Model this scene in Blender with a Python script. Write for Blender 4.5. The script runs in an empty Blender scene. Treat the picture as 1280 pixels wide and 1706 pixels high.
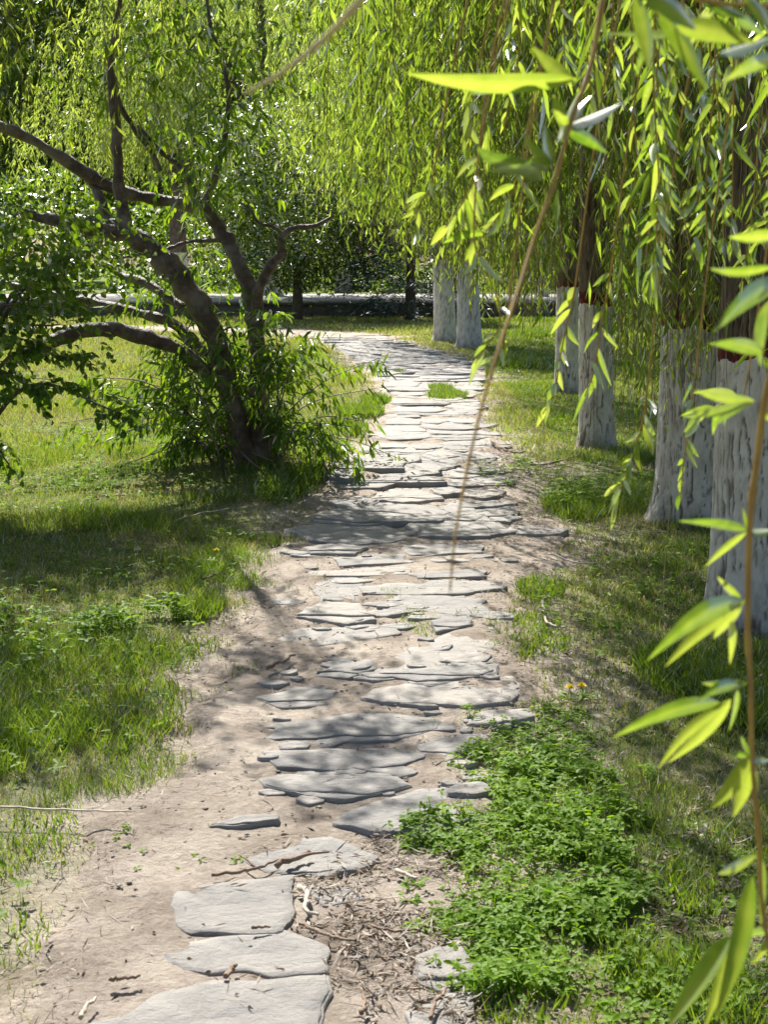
import bpy, math, random
import numpy as np
from mathutils import Vector

rng = np.random.default_rng(11)
random.seed(11)
scene = bpy.context.scene
C = scene.collection
R = math.radians

# ------------------------------------------------------------------ camera
CAM_H = 1.5
FPX = 2300.0                       # focal length in photo pixels (1280 x 1706)
PITCH = math.atan(413.0 / FPX)     # horizon sits at photo row 440
cam_d = bpy.data.cameras.new('camera')
cam = bpy.data.objects.new('camera', cam_d)
C.objects.link(cam)
cam.location = (0, 0, CAM_H)
cam.rotation_euler = (R(90) - PITCH, 0, 0)
cam_d.sensor_fit = 'VERTICAL'
cam_d.sensor_height = 24.0
cam_d.lens = 24.0 * FPX / 1706.0
cam_d.clip_start = 0.05
cam_d.clip_end = 1500
cam_d.dof.use_dof = True
cam_d.dof.focus_distance = 7.0
cam_d.dof.aperture_fstop = 9.0
scene.camera = cam

# ------------------------------------------------------------------ light
SUN_EL, SUN_AZ = 50.0, -20.0       # azimuth measured from +Y towards +X
w = bpy.data.worlds.new('World')
scene.world = w
w.use_nodes = True
nt = w.node_tree
nt.nodes.clear()
wo = nt.nodes.new('ShaderNodeOutputWorld')
bg = nt.nodes.new('ShaderNodeBackground')
sky = nt.nodes.new('ShaderNodeTexSky')
sky.sky_type = 'NISHITA'
sky.sun_disc = False
sky.sun_elevation = R(SUN_EL)
sky.sun_rotation = R(SUN_AZ)
sky.air_density = 1.0
sky.dust_density = 2.0
bg.inputs['Strength'].default_value = 0.065
nt.links.new(sky.outputs[0], bg.inputs['Color'])
nt.links.new(bg.outputs[0], wo.inputs['Surface'])
sun_d = bpy.data.lights.new('sun', 'SUN')
sun_d.energy = 5.0
sun_d.angle = R(0.53)
sun_d.color = (1.0, 0.95, 0.86)
sun = bpy.data.objects.new('sun', sun_d)
C.objects.link(sun)
sv = Vector((math.cos(R(SUN_EL)) * math.sin(R(SUN_AZ)), math.cos(R(SUN_EL)) * math.cos(R(SUN_AZ)), math.sin(R(SUN_EL))))
sun.rotation_euler = sv.to_track_quat('Z', 'Y').to_euler()
sun.location = (-8, 20, 25)
vs = scene.view_settings
vs.view_transform = 'Standard'
vs.look = 'None'
vs.exposure = 1.15
vs.gamma = 1.0
scene.cycles.use_denoising = True
scene.cycles.max_bounces = 8
scene.cycles.transmission_bounces = 6
scene.cycles.caustics_reflective = False
scene.cycles.caustics_refractive = False

# ------------------------------------------------------------------ pixel helpers
cp, sp_ = math.cos(PITCH), math.sin(PITCH)
FW = np.array([0, cp, -sp_]); UP = np.array([0, sp_, cp]); RT = np.array([1.0, 0, 0])
EYE = np.array([0, 0, CAM_H])

def pdir(px, py):
    return FW + (px - 640) / FPX * RT - (py - 853) / FPX * UP

def gp(px, py, z=0.0):
    d = pdir(px, py)
    return EYE + d * ((z - CAM_H) / d[2])

def at(px, py, dist):
    d = pdir(px, py)
    return EYE + d * (dist / d[1])

def proj(P):
    q = np.asarray(P, float) - EYE
    zc = np.maximum(q @ FW, 0.05)
    return 640 + FPX * (q @ RT) / zc, 853 - FPX * (q @ UP) / zc

# ------------------------------------------------------------------ noise
def _hash(ix, iy, iz):
    h = (ix * 374761393 + iy * 668265263 + iz * 2147483647 + 1274126177) & 0xFFFFFFFF
    h = ((h ^ (h >> 13)) * 1274126177) & 0xFFFFFFFF
    h = ((h ^ (h >> 16)) * 2246822519) & 0xFFFFFFFF
    return ((h ^ (h >> 15)) & 0xFFFFFF) / float(0xFFFFFF)

def vnoise(x, y, z=0.0):
    x, y, z = np.broadcast_arrays(np.asarray(x, float), np.asarray(y, float), np.asarray(z, float))
    ix, iy, iz = np.floor(x).astype(np.int64), np.floor(y).astype(np.int64), np.floor(z).astype(np.int64)
    fx, fy, fz = x - ix, y - iy, z - iz
    fx, fy, fz = [f * f * (3 - 2 * f) for f in (fx, fy, fz)]
    r = 0
    for a in (0, 1):
        for b in (0, 1):
            for c in (0, 1):
                wgt = (fx if a else 1 - fx) * (fy if b else 1 - fy) * (fz if c else 1 - fz)
                r = r + wgt * _hash(ix + a, iy + b, iz + c)
    return r

def fbm(x, y, z=0.0, o=3):
    s, a, t = 0, 0.5, 0
    for k in range(o):
        s = s + a * vnoise(np.asarray(x) * 2**k + 17 * k, np.asarray(y) * 2**k + 5 * k, np.asarray(z) * 2**k)
        t += a
        a *= 0.5
    return s / t

def sstep(a, b, x):
    t = np.clip((np.asarray(x, float) - a) / (b - a), 0, 1)
    return t * t * (3 - 2 * t)

def unit(v):
    return v / np.maximum(np.linalg.norm(v, axis=-1, keepdims=True), 1e-9)

# ------------------------------------------------------------------ mesh helpers
class Geo:
    """collects vertex blocks and faces of one mesh"""
    def __init__(s):
        s.v, s.f, s.a, s.n = [], [], [], 0
    def add(s, verts, faces, tint=None):
        verts = np.asarray(verts, np.float32).reshape(-1, 3)
        for fc in (faces if isinstance(faces, list) else [faces]):
            s.f.append(np.asarray(fc, np.int64) + s.n)
        s.v.append(verts)
        if tint is None:
            tint = np.zeros(len(verts))
        s.a.append(np.broadcast_to(np.asarray(tint, np.float32), (len(verts),)))
        s.n += len(verts)
    def mesh(s, name, smooth=False):
        me = bpy.data.meshes.new(name)
        v = np.concatenate(s.v)
        me.vertices.add(len(v))
        me.vertices.foreach_set('co', v.ravel())
        loops = np.concatenate([f.ravel() for f in s.f]).astype(np.int32)
        tot = np.concatenate([np.full(len(f), f.shape[1]) for f in s.f]).astype(np.int32)
        st = np.concatenate([[0], np.cumsum(tot)[:-1]]).astype(np.int32)
        me.loops.add(len(loops))
        me.loops.foreach_set('vertex_index', loops)
        me.polygons.add(len(tot))
        me.polygons.foreach_set('loop_start', st)
        me.polygons.foreach_set('loop_total', tot)
        if smooth:
            me.polygons.foreach_set('use_smooth', np.ones(len(tot), bool))
        at_ = me.attributes.new('tint', 'FLOAT', 'POINT')
        at_.data.foreach_set('value', np.concatenate(s.a).astype(np.float32))
        me.update(calc_edges=True)
        return me

def obj(name, me, mat=None, parent=None, loc=None):
    if isinstance(me, Geo):
        me = me.mesh(name, False)
    o = bpy.data.objects.new(name, me)
    C.objects.link(o)
    if mat and not me.materials:
        me.materials.append(mat)
    if parent:
        o.parent = parent
    if loc is not None:
        o.location = loc
    return o

def thing(name, label, cat, loc=(0, 0, 0), group=None):
    o = bpy.data.objects.new(name, None)
    C.objects.link(o)
    o.location = loc
    o.empty_display_size = 0.2
    tag(o, label, cat, group)
    return o

def tag(o, label=None, cat=None, group=None, kind=None):
    if label: o['label'] = label
    if cat: o['category'] = cat
    if group: o['group'] = group
    if kind: o['kind'] = kind
    return o

def spline(pts, n):
    """Catmull-Rom through rows of pts (any number of columns)"""
    P = np.asarray(pts, float)
    P = np.vstack([2 * P[0] - P[1], P, 2 * P[-1] - P[-2]])
    m = len(P) - 3
    t = np.linspace(0, m, n)
    i = np.minimum(t.astype(int), m - 1)
    u = (t - i)[:, None]
    a, b, c, d = P[i], P[i + 1], P[i + 2], P[i + 3]
    return 0.5 * (2 * b + (c - a) * u + (2 * a - 5 * b + 4 * c - d) * u**2 + (3 * b - a - 3 * c + d) * u**3)

def tube(g, pts, rad, sides=8, tint=0.0, rough=0.0, seed=0):
    P = np.asarray(pts, float)
    n = len(P)
    rad = np.broadcast_to(np.asarray(rad, float), (n,))
    T = unit(np.gradient(P, axis=0))
    ref = np.array([0.31, 0.12, 0.94]) if abs(T[0][2]) < 0.9 else np.array([0.95, 0.2, 0.1])
    U = unit(np.cross(T, ref)); V = np.cross(T, U)
    a = np.linspace(0, 2 * np.pi, sides, endpoint=False)
    ring = U[:, None] * np.cos(a)[None, :, None] + V[:, None] * np.sin(a)[None, :, None]
    r = rad[:, None] * np.ones((1, sides))
    if rough:
        q = P[:, None] + ring * rad[:, None, None]
        r = r * (1 + rough * (fbm(q[..., 0] * 9 + seed, q[..., 1] * 9, q[..., 2] * 9) - 0.5) * 2)
    v = (P[:, None] + ring * r[..., None]).reshape(-1, 3)
    i = np.arange(n - 1)[:, None] * sides + np.arange(sides)[None]
    j = np.arange(n - 1)[:, None] * sides + (np.arange(sides)[None] + 1) % sides
    q = np.stack([i, j, j + sides, i + sides], -1).reshape(-1, 4)
    v = np.vstack([v, P[-1:] + T[-1:] * rad[-1], P[:1]])
    k = np.arange(sides)
    cap = np.stack([(n - 1) * sides + k, (n - 1) * sides + (k + 1) % sides, np.full(sides, n * sides)], -1)
    cap2 = np.stack([(k + 1) % sides, k, np.full(sides, n * sides + 1)], -1)
    g.add(v, [q, cap, cap2], tint)

def leaf_batch(g, base, d, nrm, L, W, tint, lod=0, bend=0.15, wide=0.4):
    """lod 0: folded kite of 2 triangles; lod 1: 8 triangles with a fold and a droop"""
    N = len(base)
    if N == 0: return
    d = unit(d)
    s = unit(np.cross(d, nrm))
    u = np.cross(s, d)
    L = np.broadcast_to(np.asarray(L, float), (N,))[:, None]
    W = np.broadcast_to(np.asarray(W, float), (N,))[:, None]
    if lod == 0:
        m = base + d * L * wide
        v = np.stack([base, m - s * W / 2 + u * W * .18, base + d * L - u * L * bend, m + s * W / 2 + u * W * .18], 1)
        f = np.arange(N)[:, None] * 4 + np.array([0, 1, 2, 3])
        g.add(v.reshape(-1, 3), f, np.repeat(tint, 4))
    elif lod == 2:
        m = base + d * L * wide - u * L * bend * .2
        v = np.stack([base, m - s * W / 2 + u * W * .2, m, m + s * W / 2 + u * W * .2, base + d * L - u * L * bend], 1)
        o = np.arange(N)[:, None] * 5
        g.add(v.reshape(-1, 3), np.concatenate([o + np.array(t) for t in ([0, 2, 1], [0, 3, 2], [1, 2, 4], [2, 3, 4])]), np.repeat(tint, 5))
    else:
        a, b = wide * 0.75, wide + 0.32
        m1 = base + d * L * a - u * L * bend * .15
        m2 = base + d * L * b - u * L * bend * .5
        v = np.stack([base, m1 - s * W / 2 + u * W * .2, m1, m1 + s * W / 2 + u * W * .2,
                      m2 - s * W * .36 + u * W * .12, m2, m2 + s * W * .36 + u * W * .12,
                      base + d * L - u * L * bend], 1)
        o = np.arange(N)[:, None] * 8
        tri = np.concatenate([o + np.array(t) for t in ([0, 2, 1], [0, 3, 2], [4, 5, 7], [5, 6, 7])])
        qd = np.concatenate([o + np.array(t) for t in ([1, 2, 5, 4], [2, 3, 6, 5])])
        g.add(v.reshape(-1, 3), [tri, qd], np.repeat(tint, 8))

def rand_unit(n):
    return unit(rng.normal(size=(n, 3)))

# ------------------------------------------------------------------ materials
def new_mat(name):
    m = bpy.data.materials.new(name)
    m.use_nodes = True
    nt = m.node_tree
    nt.nodes.clear()
    out = nt.nodes.new('ShaderNodeOutputMaterial')
    return m, nt, out

def nd(nt, t, **kw):
    n = nt.nodes.new(t)
    for k, v in kw.items():
        if k in n.inputs: n.inputs[k].default_value = v
        else: setattr(n, k, v)
    return n

def ramp(nt, fac, stops):
    r = nt.nodes.new('ShaderNodeValToRGB')
    el = r.color_ramp.elements
    while len(el) < len(stops): el.new(0.5)
    for e, (p, c) in zip(el, stops):
        e.position = p
        e.color = (*c, 1) if len(c) == 3 else c
    nt.links.new(fac, r.inputs[0])
    return r.outputs[0]

def noise_tex(nt, scale, detail=4, rough=.55, vec=None, coord='Object', stretch=None):
    n = nd(nt, 'ShaderNodeTexNoise', Scale=scale, Detail=detail, Roughness=rough)
    if vec is None:
        tc = nt.nodes.new('ShaderNodeTexCoord')
        vec = tc.outputs[coord]
    if stretch:
        mp = nt.nodes.new('ShaderNodeMapping')
        mp.inputs['Scale'].default_value = stretch
        nt.links.new(vec, mp.inputs[0])
        vec = mp.outputs[0]
    nt.links.new(vec, n.inputs['Vector'])
    return n.outputs['Fac']

def mixc(nt, fac, a, b, mode='MIX'):
    m = nt.nodes.new('ShaderNodeMix')
    m.data_type = 'RGBA'
    m.blend_type = mode
    for s, v in ((0, fac), (6, a), (7, b)):
        if isinstance(v, (int, float)): m.inputs[s].default_value = v
        elif isinstance(v, tuple): m.inputs[s].default_value = (*v, 1)
        else: nt.links.new(v, m.inputs[s])
    return m.outputs[2]

def leaf_mat(name, stops, tstops, trans=0.5, gloss=0.5, rough=0.38):
    m, nt, out = new_mat(name)
    a = nd(nt, 'ShaderNodeAttribute', attribute_name='tint')
    nz = noise_tex(nt, 90, 5, .65)
    ma = nd(nt, 'ShaderNodeMath', operation='MULTIPLY_ADD'); ma.inputs[1].default_value = .45; ma.inputs[2].default_value = -.225
    nt.links.new(nz, ma.inputs[0])
    ad = nd(nt, 'ShaderNodeMath', operation='ADD', use_clamp=True)
    nt.links.new(a.outputs['Fac'], ad.inputs[0]); nt.links.new(ma.outputs[0], ad.inputs[1])
    col = ramp(nt, ad.outputs[0], stops)
    tcol = ramp(nt, ad.outputs[0], tstops)
    di = nd(nt, 'ShaderNodeBsdfDiffuse'); nt.links.new(col, di.inputs['Color'])
    tr = nd(nt, 'ShaderNodeBsdfTranslucent'); nt.links.new(tcol, tr.inputs['Color'])
    mx = nd(nt, 'ShaderNodeMixShader'); mx.inputs[0].default_value = trans
    nt.links.new(di.outputs[0], mx.inputs[1]); nt.links.new(tr.outputs[0], mx.inputs[2])
    gl = nd(nt, 'ShaderNodeBsdfGlossy', Roughness=rough)
    gl.inputs['Color'].default_value = (1, 1, 1, 1)
    fr = nd(nt, 'ShaderNodeFresnel', IOR=1.42)
    mu = nd(nt, 'ShaderNodeMath', operation='MULTIPLY'); mu.inputs[1].default_value = gloss
    nt.links.new(fr.outputs[0], mu.inputs[0])
    m2 = nd(nt, 'ShaderNodeMixShader')
    nt.links.new(mu.outputs[0], m2.inputs[0]); nt.links.new(mx.outputs[0], m2.inputs[1]); nt.links.new(gl.outputs[0], m2.inputs[2])
    nt.links.new(m2.outputs[0], out.inputs['Surface'])
    return m

def solid_mat(name, build, rough=0.85, bump=None, bump_d=0.01, spec=0.3):
    """build(nt) -> colour socket; bump(nt) -> height socket"""
    m, nt, out = new_mat(name)
    b = nd(nt, 'ShaderNodeBsdfPrincipled', Roughness=rough)
    b.inputs['Specular IOR Level'].default_value = spec
    nt.links.new(build(nt), b.inputs['Base Color'])
    if bump:
        bn = nd(nt, 'ShaderNodeBump', Strength=1.0, Distance=bump_d)
        nt.links.new(bump(nt), bn.inputs['Height'])
        nt.links.new(bn.outputs[0], b.inputs['Normal'])
    nt.links.new(b.outputs[0], out.inputs['Surface'])
    return m

M = {}
M['willow'] = leaf_mat('willow_leaf', [(0, (.030, .075, .010)), (.5, (.075, .15, .016)), (1, (.13, .20, .025))],
                       [(0, (.12, .23, .015)), (.5, (.31, .46, .03)), (1, (.53, .63, .07))], .52, .34, .3)
M['far_willow'] = leaf_mat('far_willow_leaf', [(0, (.03, .07, .012)), (1, (.13, .20, .03))],
                           [(0, (.18, .30, .03)), (1, (.58, .70, .10))], .58, .3, .5)
M['peach'] = leaf_mat('lance_leaf', [(0, (.024, .065, .012)), (.6, (.06, .13, .018)), (1, (.11, .18, .022))],
                      [(0, (.07, .16, .008)), (.6, (.22, .40, .012)), (1, (.44, .58, .02))], .46, .5, .3)
M['shrub'] = leaf_mat('round_leaf', [(0, (.018, .055, .010)), (1, (.06, .14, .02))],
                      [(0, (.08, .18, .008)), (1, (.36, .54, .015))], .48, .4)
M['dark_tree'] = leaf_mat('dark_foliage', [(0, (.010, .028, .010)), (1, (.045, .085, .02))],
                          [(0, (.08, .15, .015)), (1, (.32, .45, .04))], .5, .3, .5)
M['spruce'] = leaf_mat('spruce_needle', [(0, (.016, .036, .024)), (1, (.08, .125, .095))],
                       [(0, (.01, .03, .02)), (1, (.05, .09, .05))], .15, .25, .5)
M['grass'] = leaf_mat('grass_blade', [(0, (.035, .085, .010)), (.45, (.10, .17, .02)), (.72, (.23, .26, .055)), (.85, (.36, .31, .14)), (1, (.48, .40, .23))],
                      [(0, (.07, .18, .006)), (.45, (.25, .40, .014)), (.72, (.50, .54, .06)), (.85, (.38, .33, .12)), (1, (.5, .42, .2))], .42, .3, .45)
M['clover'] = leaf_mat('clover_leaf', [(0, (.055, .125, .010)), (1, (.16, .27, .022))],
                       [(0, (.11, .28, .006)), (1, (.40, .60, .014))], .46, .2, .5)
M['litter'] = leaf_mat('dry_litter', [(0, (.05, .032, .02)), (.4, (.13, .09, .058)), (.8, (.24, .18, .12)), (1, (.34, .28, .20))],
                       [(0, (.08, .05, .03)), (1, (.3, .24, .15))], .12, .08, .7)
M['petal'] = leaf_mat('dandelion_petal', [(0, (.80, .62, .01)), (1, (.88, .74, .02))], [(0, (.8, .62, .01)), (1, (.9, .75, .02))], .25, .1)

def soil_col(nt):
    n1 = noise_tex(nt, 3.0, 6)
    n2 = noise_tex(nt, 45.0, 5, .65)
    c = ramp(nt, n1, [(.30, (.28, .246, .215)), (.50, (.455, .417, .378)), (.70, (.60, .563, .52))])
    return mixc(nt, .55, c, ramp(nt, n2, [(.3, (.30, .24, .19)), (.55, (.5, .44, .38)), (.75, (.62, .56, .50))]), 'OVERLAY')
M['soil'] = solid_mat('path_soil', soil_col, .95, lambda nt: noise_tex(nt, 30, 9, .75), .035, .1)

def lawn_col(nt):
    n1 = noise_tex(nt, 1.1, 5, .6)
    n2 = noise_tex(nt, 28.0, 5, .7)
    n3 = noise_tex(nt, .23, 3)
    g = ramp(nt, n2, [(.30, (.035, .07, .012)), (.5, (.085, .15, .022)), (.7, (.17, .22, .045))])
    s = ramp(nt, n2, [(.30, (.13, .095, .055)), (.5, (.28, .215, .13)), (.72, (.46, .38, .25))])
    c = mixc(nt, ramp(nt, n1, [(.46, (0, 0, 0)), (.68, (.85, .85, .85))]), g, s)
    c = mixc(nt, ramp(nt, n3, [(.4, (0, 0, 0)), (.7, (.35, .35, .35))]), c, (.20, .24, .05))
    a = nd(nt, 'ShaderNodeAttribute', attribute_name='tint')
    return mixc(nt, a.outputs['Fac'], c, soil_col(nt))
M['lawn'] = solid_mat('lawn_ground', lawn_col, .95, lambda nt: noise_tex(nt, 30, 8, .7), .03, .1)

def slate_col(nt):
    oi = nt.nodes.new('ShaderNodeObjectInfo')
    n1 = noise_tex(nt, 9.0, 6, .6)
    n2 = noise_tex(nt, 70.0, 5, .7)
    n3 = noise_tex(nt, 5.0, 5, .65)
    c = ramp(nt, n1, [(.28, (.195, .188, .18)), (.5, (.30, .288, .275)), (.74, (.41, .392, .37))])
    c = mixc(nt, .5, c, ramp(nt, n2, [(.3, (.36, .36, .36)), (.7, (.62, .62, .62))]), 'OVERLAY')
    dust = mixc(nt, ramp(nt, n3, [(.43, (0, 0, 0)), (.66, (.8, .8, .8))]), c, (.45, .41, .365))
    return mixc(nt, .55, dust, ramp(nt, oi.outputs['Random'], [(0, (.20, .197, .198)), (.35, (.30, .285, .265)), (.65, (.24, .235, .232)), (1, (.38, .35, .315))]))
M['slate'] = solid_mat('slate', slate_col, .72, lambda nt: noise_tex(nt, 11, 10, .72, stretch=(1, 1.6, 1)), .022, .3)

def bark_col(nt):
    a = nd(nt, 'ShaderNodeAttribute', attribute_name='tint')
    n = noise_tex(nt, 26, 6, .65, stretch=(1, 1, .3))
    c = ramp(nt, n, [(.3, (.085, .065, .05)), (.55, (.165, .13, .10)), (.75, (.26, .215, .175))])
    return mixc(nt, a.outputs['Fac'], c, (.03, .022, .017))
M['bark'] = solid_mat('willow_bark', bark_col, .92, lambda nt: noise_tex(nt, 40, 6, .65, stretch=(1, 1, .25)), .012, .15)

def wash_col(nt):
    a = nd(nt, 'ShaderNodeAttribute', attribute_name='tint')
    n = noise_tex(nt, 18, 6, .65, stretch=(1, 1, .4))
    n2 = noise_tex(nt, 4.5, 4, .6)
    c = ramp(nt, n, [(.28, (.40, .365, .325)), (.5, (.61, .575, .535)), (.7, (.70, .67, .63))])
    c = mixc(nt, ramp(nt, n2, [(.5, (0, 0, 0)), (.75, (.35, .35, .35))]), c, (.46, .41, .36))
    tc = nt.nodes.new('ShaderNodeTexCoord'); sx = nt.nodes.new('ShaderNodeSeparateXYZ')
    nt.links.new(tc.outputs['Object'], sx.inputs[0])
    sp = nd(nt, 'ShaderNodeMath', operation='MULTIPLY_ADD'); sp.inputs[1].default_value = .55; nt.links.new(noise_tex(nt, 9, 5, .7), sp.inputs[0]); nt.links.new(sx.outputs['Z'], sp.inputs[2])
    c = mixc(nt, ramp(nt, sp.outputs[0], [(.26, (.75, .75, .75)), (.46, (0, 0, 0))]), c, (.24, .19, .15))
    fl = noise_tex(nt, 33, 6, .7, stretch=(1, 1, .5))
    c = mixc(nt, ramp(nt, fl, [(.62, (0, 0, 0)), (.70, (.7, .7, .7))]), c, (.19, .155, .125))
    return mixc(nt, a.outputs['Fac'], c, (.10, .078, .06))
M['wash'] = solid_mat('whitewash', wash_col, .9, lambda nt: noise_tex(nt, 45, 6, .65, stretch=(1, 1, .4)), .008, .15)

def red_col(nt):
    a = nd(nt, 'ShaderNodeAttribute', attribute_name='tint')
    n = noise_tex(nt, 18, 5, .6)
    c = ramp(nt, n, [(.3, (.07, .02, .018)), (.6, (.16, .032, .029)), (.8, (.18, .09, .08))])
    return mixc(nt, a.outputs['Fac'], c, (.05, .025, .02))
M['red'] = solid_mat('red_paint', red_col, .85, lambda nt: noise_tex(nt, 45, 6), .008, .2)

def pbark_col(nt):
    n = noise_tex(nt, 14, 6, .65)
    n2 = noise_tex(nt, 5, 3)
    c = ramp(nt, n, [(.3, (.04, .026, .022)), (.5, (.105, .068, .058)), (.72, (.25, .185, .165))])
    return mixc(nt, ramp(nt, n2, [(.48, (0, 0, 0)), (.62, (.6, .6, .6))]), c, (.30, .25, .235))
M['pbark'] = solid_mat('fruit_tree_bark', pbark_col, .5, lambda nt: noise_tex(nt, 22, 8, .7, stretch=(1, 1, .6)), .022, .5)
M['twig'] = solid_mat('twig_bark', lambda nt: ramp(nt, noise_tex(nt, 25, 4), [(.3, (.16, .11, .06)), (.7, (.30, .21, .10))]), .6)
M['near_twig'] = solid_mat('young_twig', lambda nt: ramp(nt, noise_tex(nt, 30, 4), [(.3, (.25, .14, .035)), (.7, (.42, .26, .06))]), .5)
M['straw_twig'] = solid_mat('straw_twig', lambda nt: ramp(nt, noise_tex(nt, 30, 4), [(.3, (.38, .30, .14)), (.7, (.55, .46, .24))]), .6)
M['stick'] = solid_mat('dead_wood', lambda nt: ramp(nt, noise_tex(nt, 30, 5, .6, stretch=(1, 1, 1)), [(.3, (.14, .095, .065)), (.6, (.27, .20, .15)), (.8, (.40, .33, .27))]), .85,
                       lambda nt: noise_tex(nt, 120, 4), .004)
M['pale_stick'] = solid_mat('bleached_wood', lambda nt: ramp(nt, noise_tex(nt, 30, 5), [(.3, (.36, .30, .23)), (.7, (.60, .53, .44))]), .85)
M['road'] = solid_mat('concrete_road', lambda nt: ramp(nt, noise_tex(nt, 1.5, 6, .6), [(.3, (.27, .26, .245)), (.7, (.38, .365, .345))]), .9)
M['wall'] = solid_mat('wall_stone', lambda nt: mixc(nt, .6, ramp(nt, noise_tex(nt, 2.0, 6, .6), [(.3, (.10, .09, .08)), (.7, (.20, .18, .16))]),
                                                    ramp(nt, noise_tex(nt, 14, 5), [(.3, (.3, .3, .3)), (.7, (.6, .6, .6))]), 'OVERLAY'), .95, lambda nt: noise_tex(nt, 9, 6), .05, .1)
M['post'] = solid_mat('post_stone', lambda nt: ramp(nt, noise_tex(nt, 5, 6), [(.3, (.40, .36, .30)), (.7, (.55, .51, .44))]), .9)

# ------------------------------------------------------------------ path outline on the ground
ROWS = [(1800, 20, 800), (1706, 60, 785), (1620, 90, 770), (1550, 130, 770), (1450, 150, 750), (1350, 205, 785), (1250, 330, 800), (1150, 345, 885), (1050, 400, 835),
        (980, 425, 845), (940, 455, 920), (900, 490, 930), (860, 510, 900), (820, 540, 880), (790, 560, 880), (760, 600, 850), (720, 630, 815), (690, 645, 800), (660, 645, 795), (630, 625, 805),
        (610, 600, 800), (590, 575, 740), (575, 548, 690), (565, 520, 655), (558, 470, 600)]
_L = np.array([gp(l, y) for y, l, r in ROWS]); _R = np.array([gp(r, y) for y, l, r in ROWS])
PY = _L[:, 1]
def path_lr(y):
    return np.interp(y, PY, _L[:, 0]), np.interp(y, PY, _R[:, 0])
PEND = PY[-1]
# the far stretch that turns off to the left
FAR = np.array([gp(590, 561), gp(530, 556), gp(440, 551), gp(330, 548), gp(210, 546.5), gp(60, 546), gp(-150, 546.5), gp(-500, 549)])

def side(x, y):
    """metres outside the path's edge (negative inside)"""
    x = np.asarray(x, float); y = np.asarray(y, float)
    l, r = path_lr(y)
    s = np.maximum(l - x, x - r)
    s = np.where(y > PEND + .4, 9.0, s)
    s = np.where(y < PY[0] - .3, np.maximum(l - x, x - r), s)
    for a, b in zip(FAR[:-1], FAR[1:]):
        ab = (b - a)[:2]
        t = np.clip(((x - a[0]) * ab[0] + (y - a[1]) * ab[1]) / (ab @ ab), 0, 1)
        dd = np.hypot(x - a[0] - t * ab[0], y - a[1] - t * ab[1]) - 1.0
        s = np.minimum(s, dd)
    return s

WALL_Y = 39.5
def hz(x, y):
    """height of the lawn"""
    x = np.asarray(x, float); y = np.asarray(y, float)
    h = 0.05 * (fbm(x * .55 + 3, y * .55 + 8) - .5) + 0.03 * (fbm(x * 3.1, y * 3.1 + 4) - .5)
    h = h - 0.012 * (1 - sstep(-.15, .25, side(x, y)))
    h = h + 0.16 * np.exp(-(((x + 1.0) / 1.1) ** 2 + ((y - 9.7) / .9) ** 2))      # low mound under the leaning tree
    h = h + 0.42 * sstep(WALL_Y + .1, WALL_Y + .5, y)
    return h

# ------------------------------------------------------------------ ground
def grid_mesh(xs, ys, hf):
    X, Y = np.meshgrid(xs, ys)
    Z = hf(X, Y)
    g = Geo()
    nx, ny = len(xs), len(ys)
    i = np.arange(ny - 1)[:, None] * nx + np.arange(nx - 1)[None]
    worn = .95 * (1 - sstep(.05, .65, side(X, Y) + .5 * (fbm(X * 2.5, Y * 2.5, 4) - .5)))
    near = 1 - sstep(4, 8, Y)
    worn = np.maximum(worn, .5 * near * sstep(.47, .64, fbm(X * 2.1 + 7, Y * 2.1, 2)))
    g.add(np.stack([X, Y, Z], -1).reshape(-1, 3), np.stack([i, i + 1, i + nx + 1, i + nx], -1).reshape(-1, 4), worn.ravel())
    return g.mesh('ground', True)

ys = np.concatenate([[-60, -30, -12, -4, 0], np.geomspace(1.0, 39.4, 260), np.linspace(39.5, 40.2, 8), [42, 46, 52, 60, 80, 120, 200, 400, 700]])
xs = np.sinh(np.linspace(-6.6, 6.6, 171)) * 0.9
lawn = obj('lawn', grid_mesh(xs, ys, hz), M['lawn'])
tag(lawn, kind='structure')

# path: one sheet whose rim dips into the lawn, so that its edge wanders
def path_mesh():
    g = Geo()
    yy = np.geomspace(PY[0] * .80, PEND - .2, 330)
    NV = 44
    l, r = path_lr(yy)
    v = np.linspace(-.16, 1.16, NV)
    X = l[:, None] + (r - l)[:, None] * v[None]
    Y = np.repeat(yy[:, None], NV, 1)
    sd = side(X, Y)
    Z = hz(X, Y) + 0.022 - 0.06 * sstep(-.05, .16, sd + .16 * (fbm(X * 4.5, Y * 4.5) - .5) * 1.6)
    Z = Z + 0.020 * (fbm(X * 13, Y * 13, 3, 3) - .5) * (1 - sstep(-.02, .1, sd))
    ny = len(yy)
    i = np.arange(ny - 1)[:, None] * NV + np.arange(NV - 1)[None]
    g.add(np.stack([X, Y, Z], -1).reshape(-1, 3), np.stack([i, i + 1, i + NV + 1, i + NV], -1).reshape(-1, 4))
    # far stretch
    c = spline(FAR[:, :2], 60)
    t = unit(np.gradient(c, axis=0)); n = np.stack([-t[:, 1], t[:, 0]], 1)
    vv = np.linspace(-1.15, 1.15, 10)
    P = c[:, None] + n[:, None] * vv[None, :, None]
    Z = hz(P[..., 0], P[..., 1]) + 0.03 - 0.07 * sstep(.8, 1.15, np.abs(vv))[None]
    i = np.arange(59)[:, None] * 10 + np.arange(9)[None]
    g.add(np.concatenate([P, Z[..., None]], -1).reshape(-1, 3), np.stack([i, i + 1, i + 11, i + 10], -1).reshape(-1, 4))
    return g.mesh('path', True)
path = obj('path', path_mesh(), M['soil'])
tag(path, kind='structure')

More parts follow.
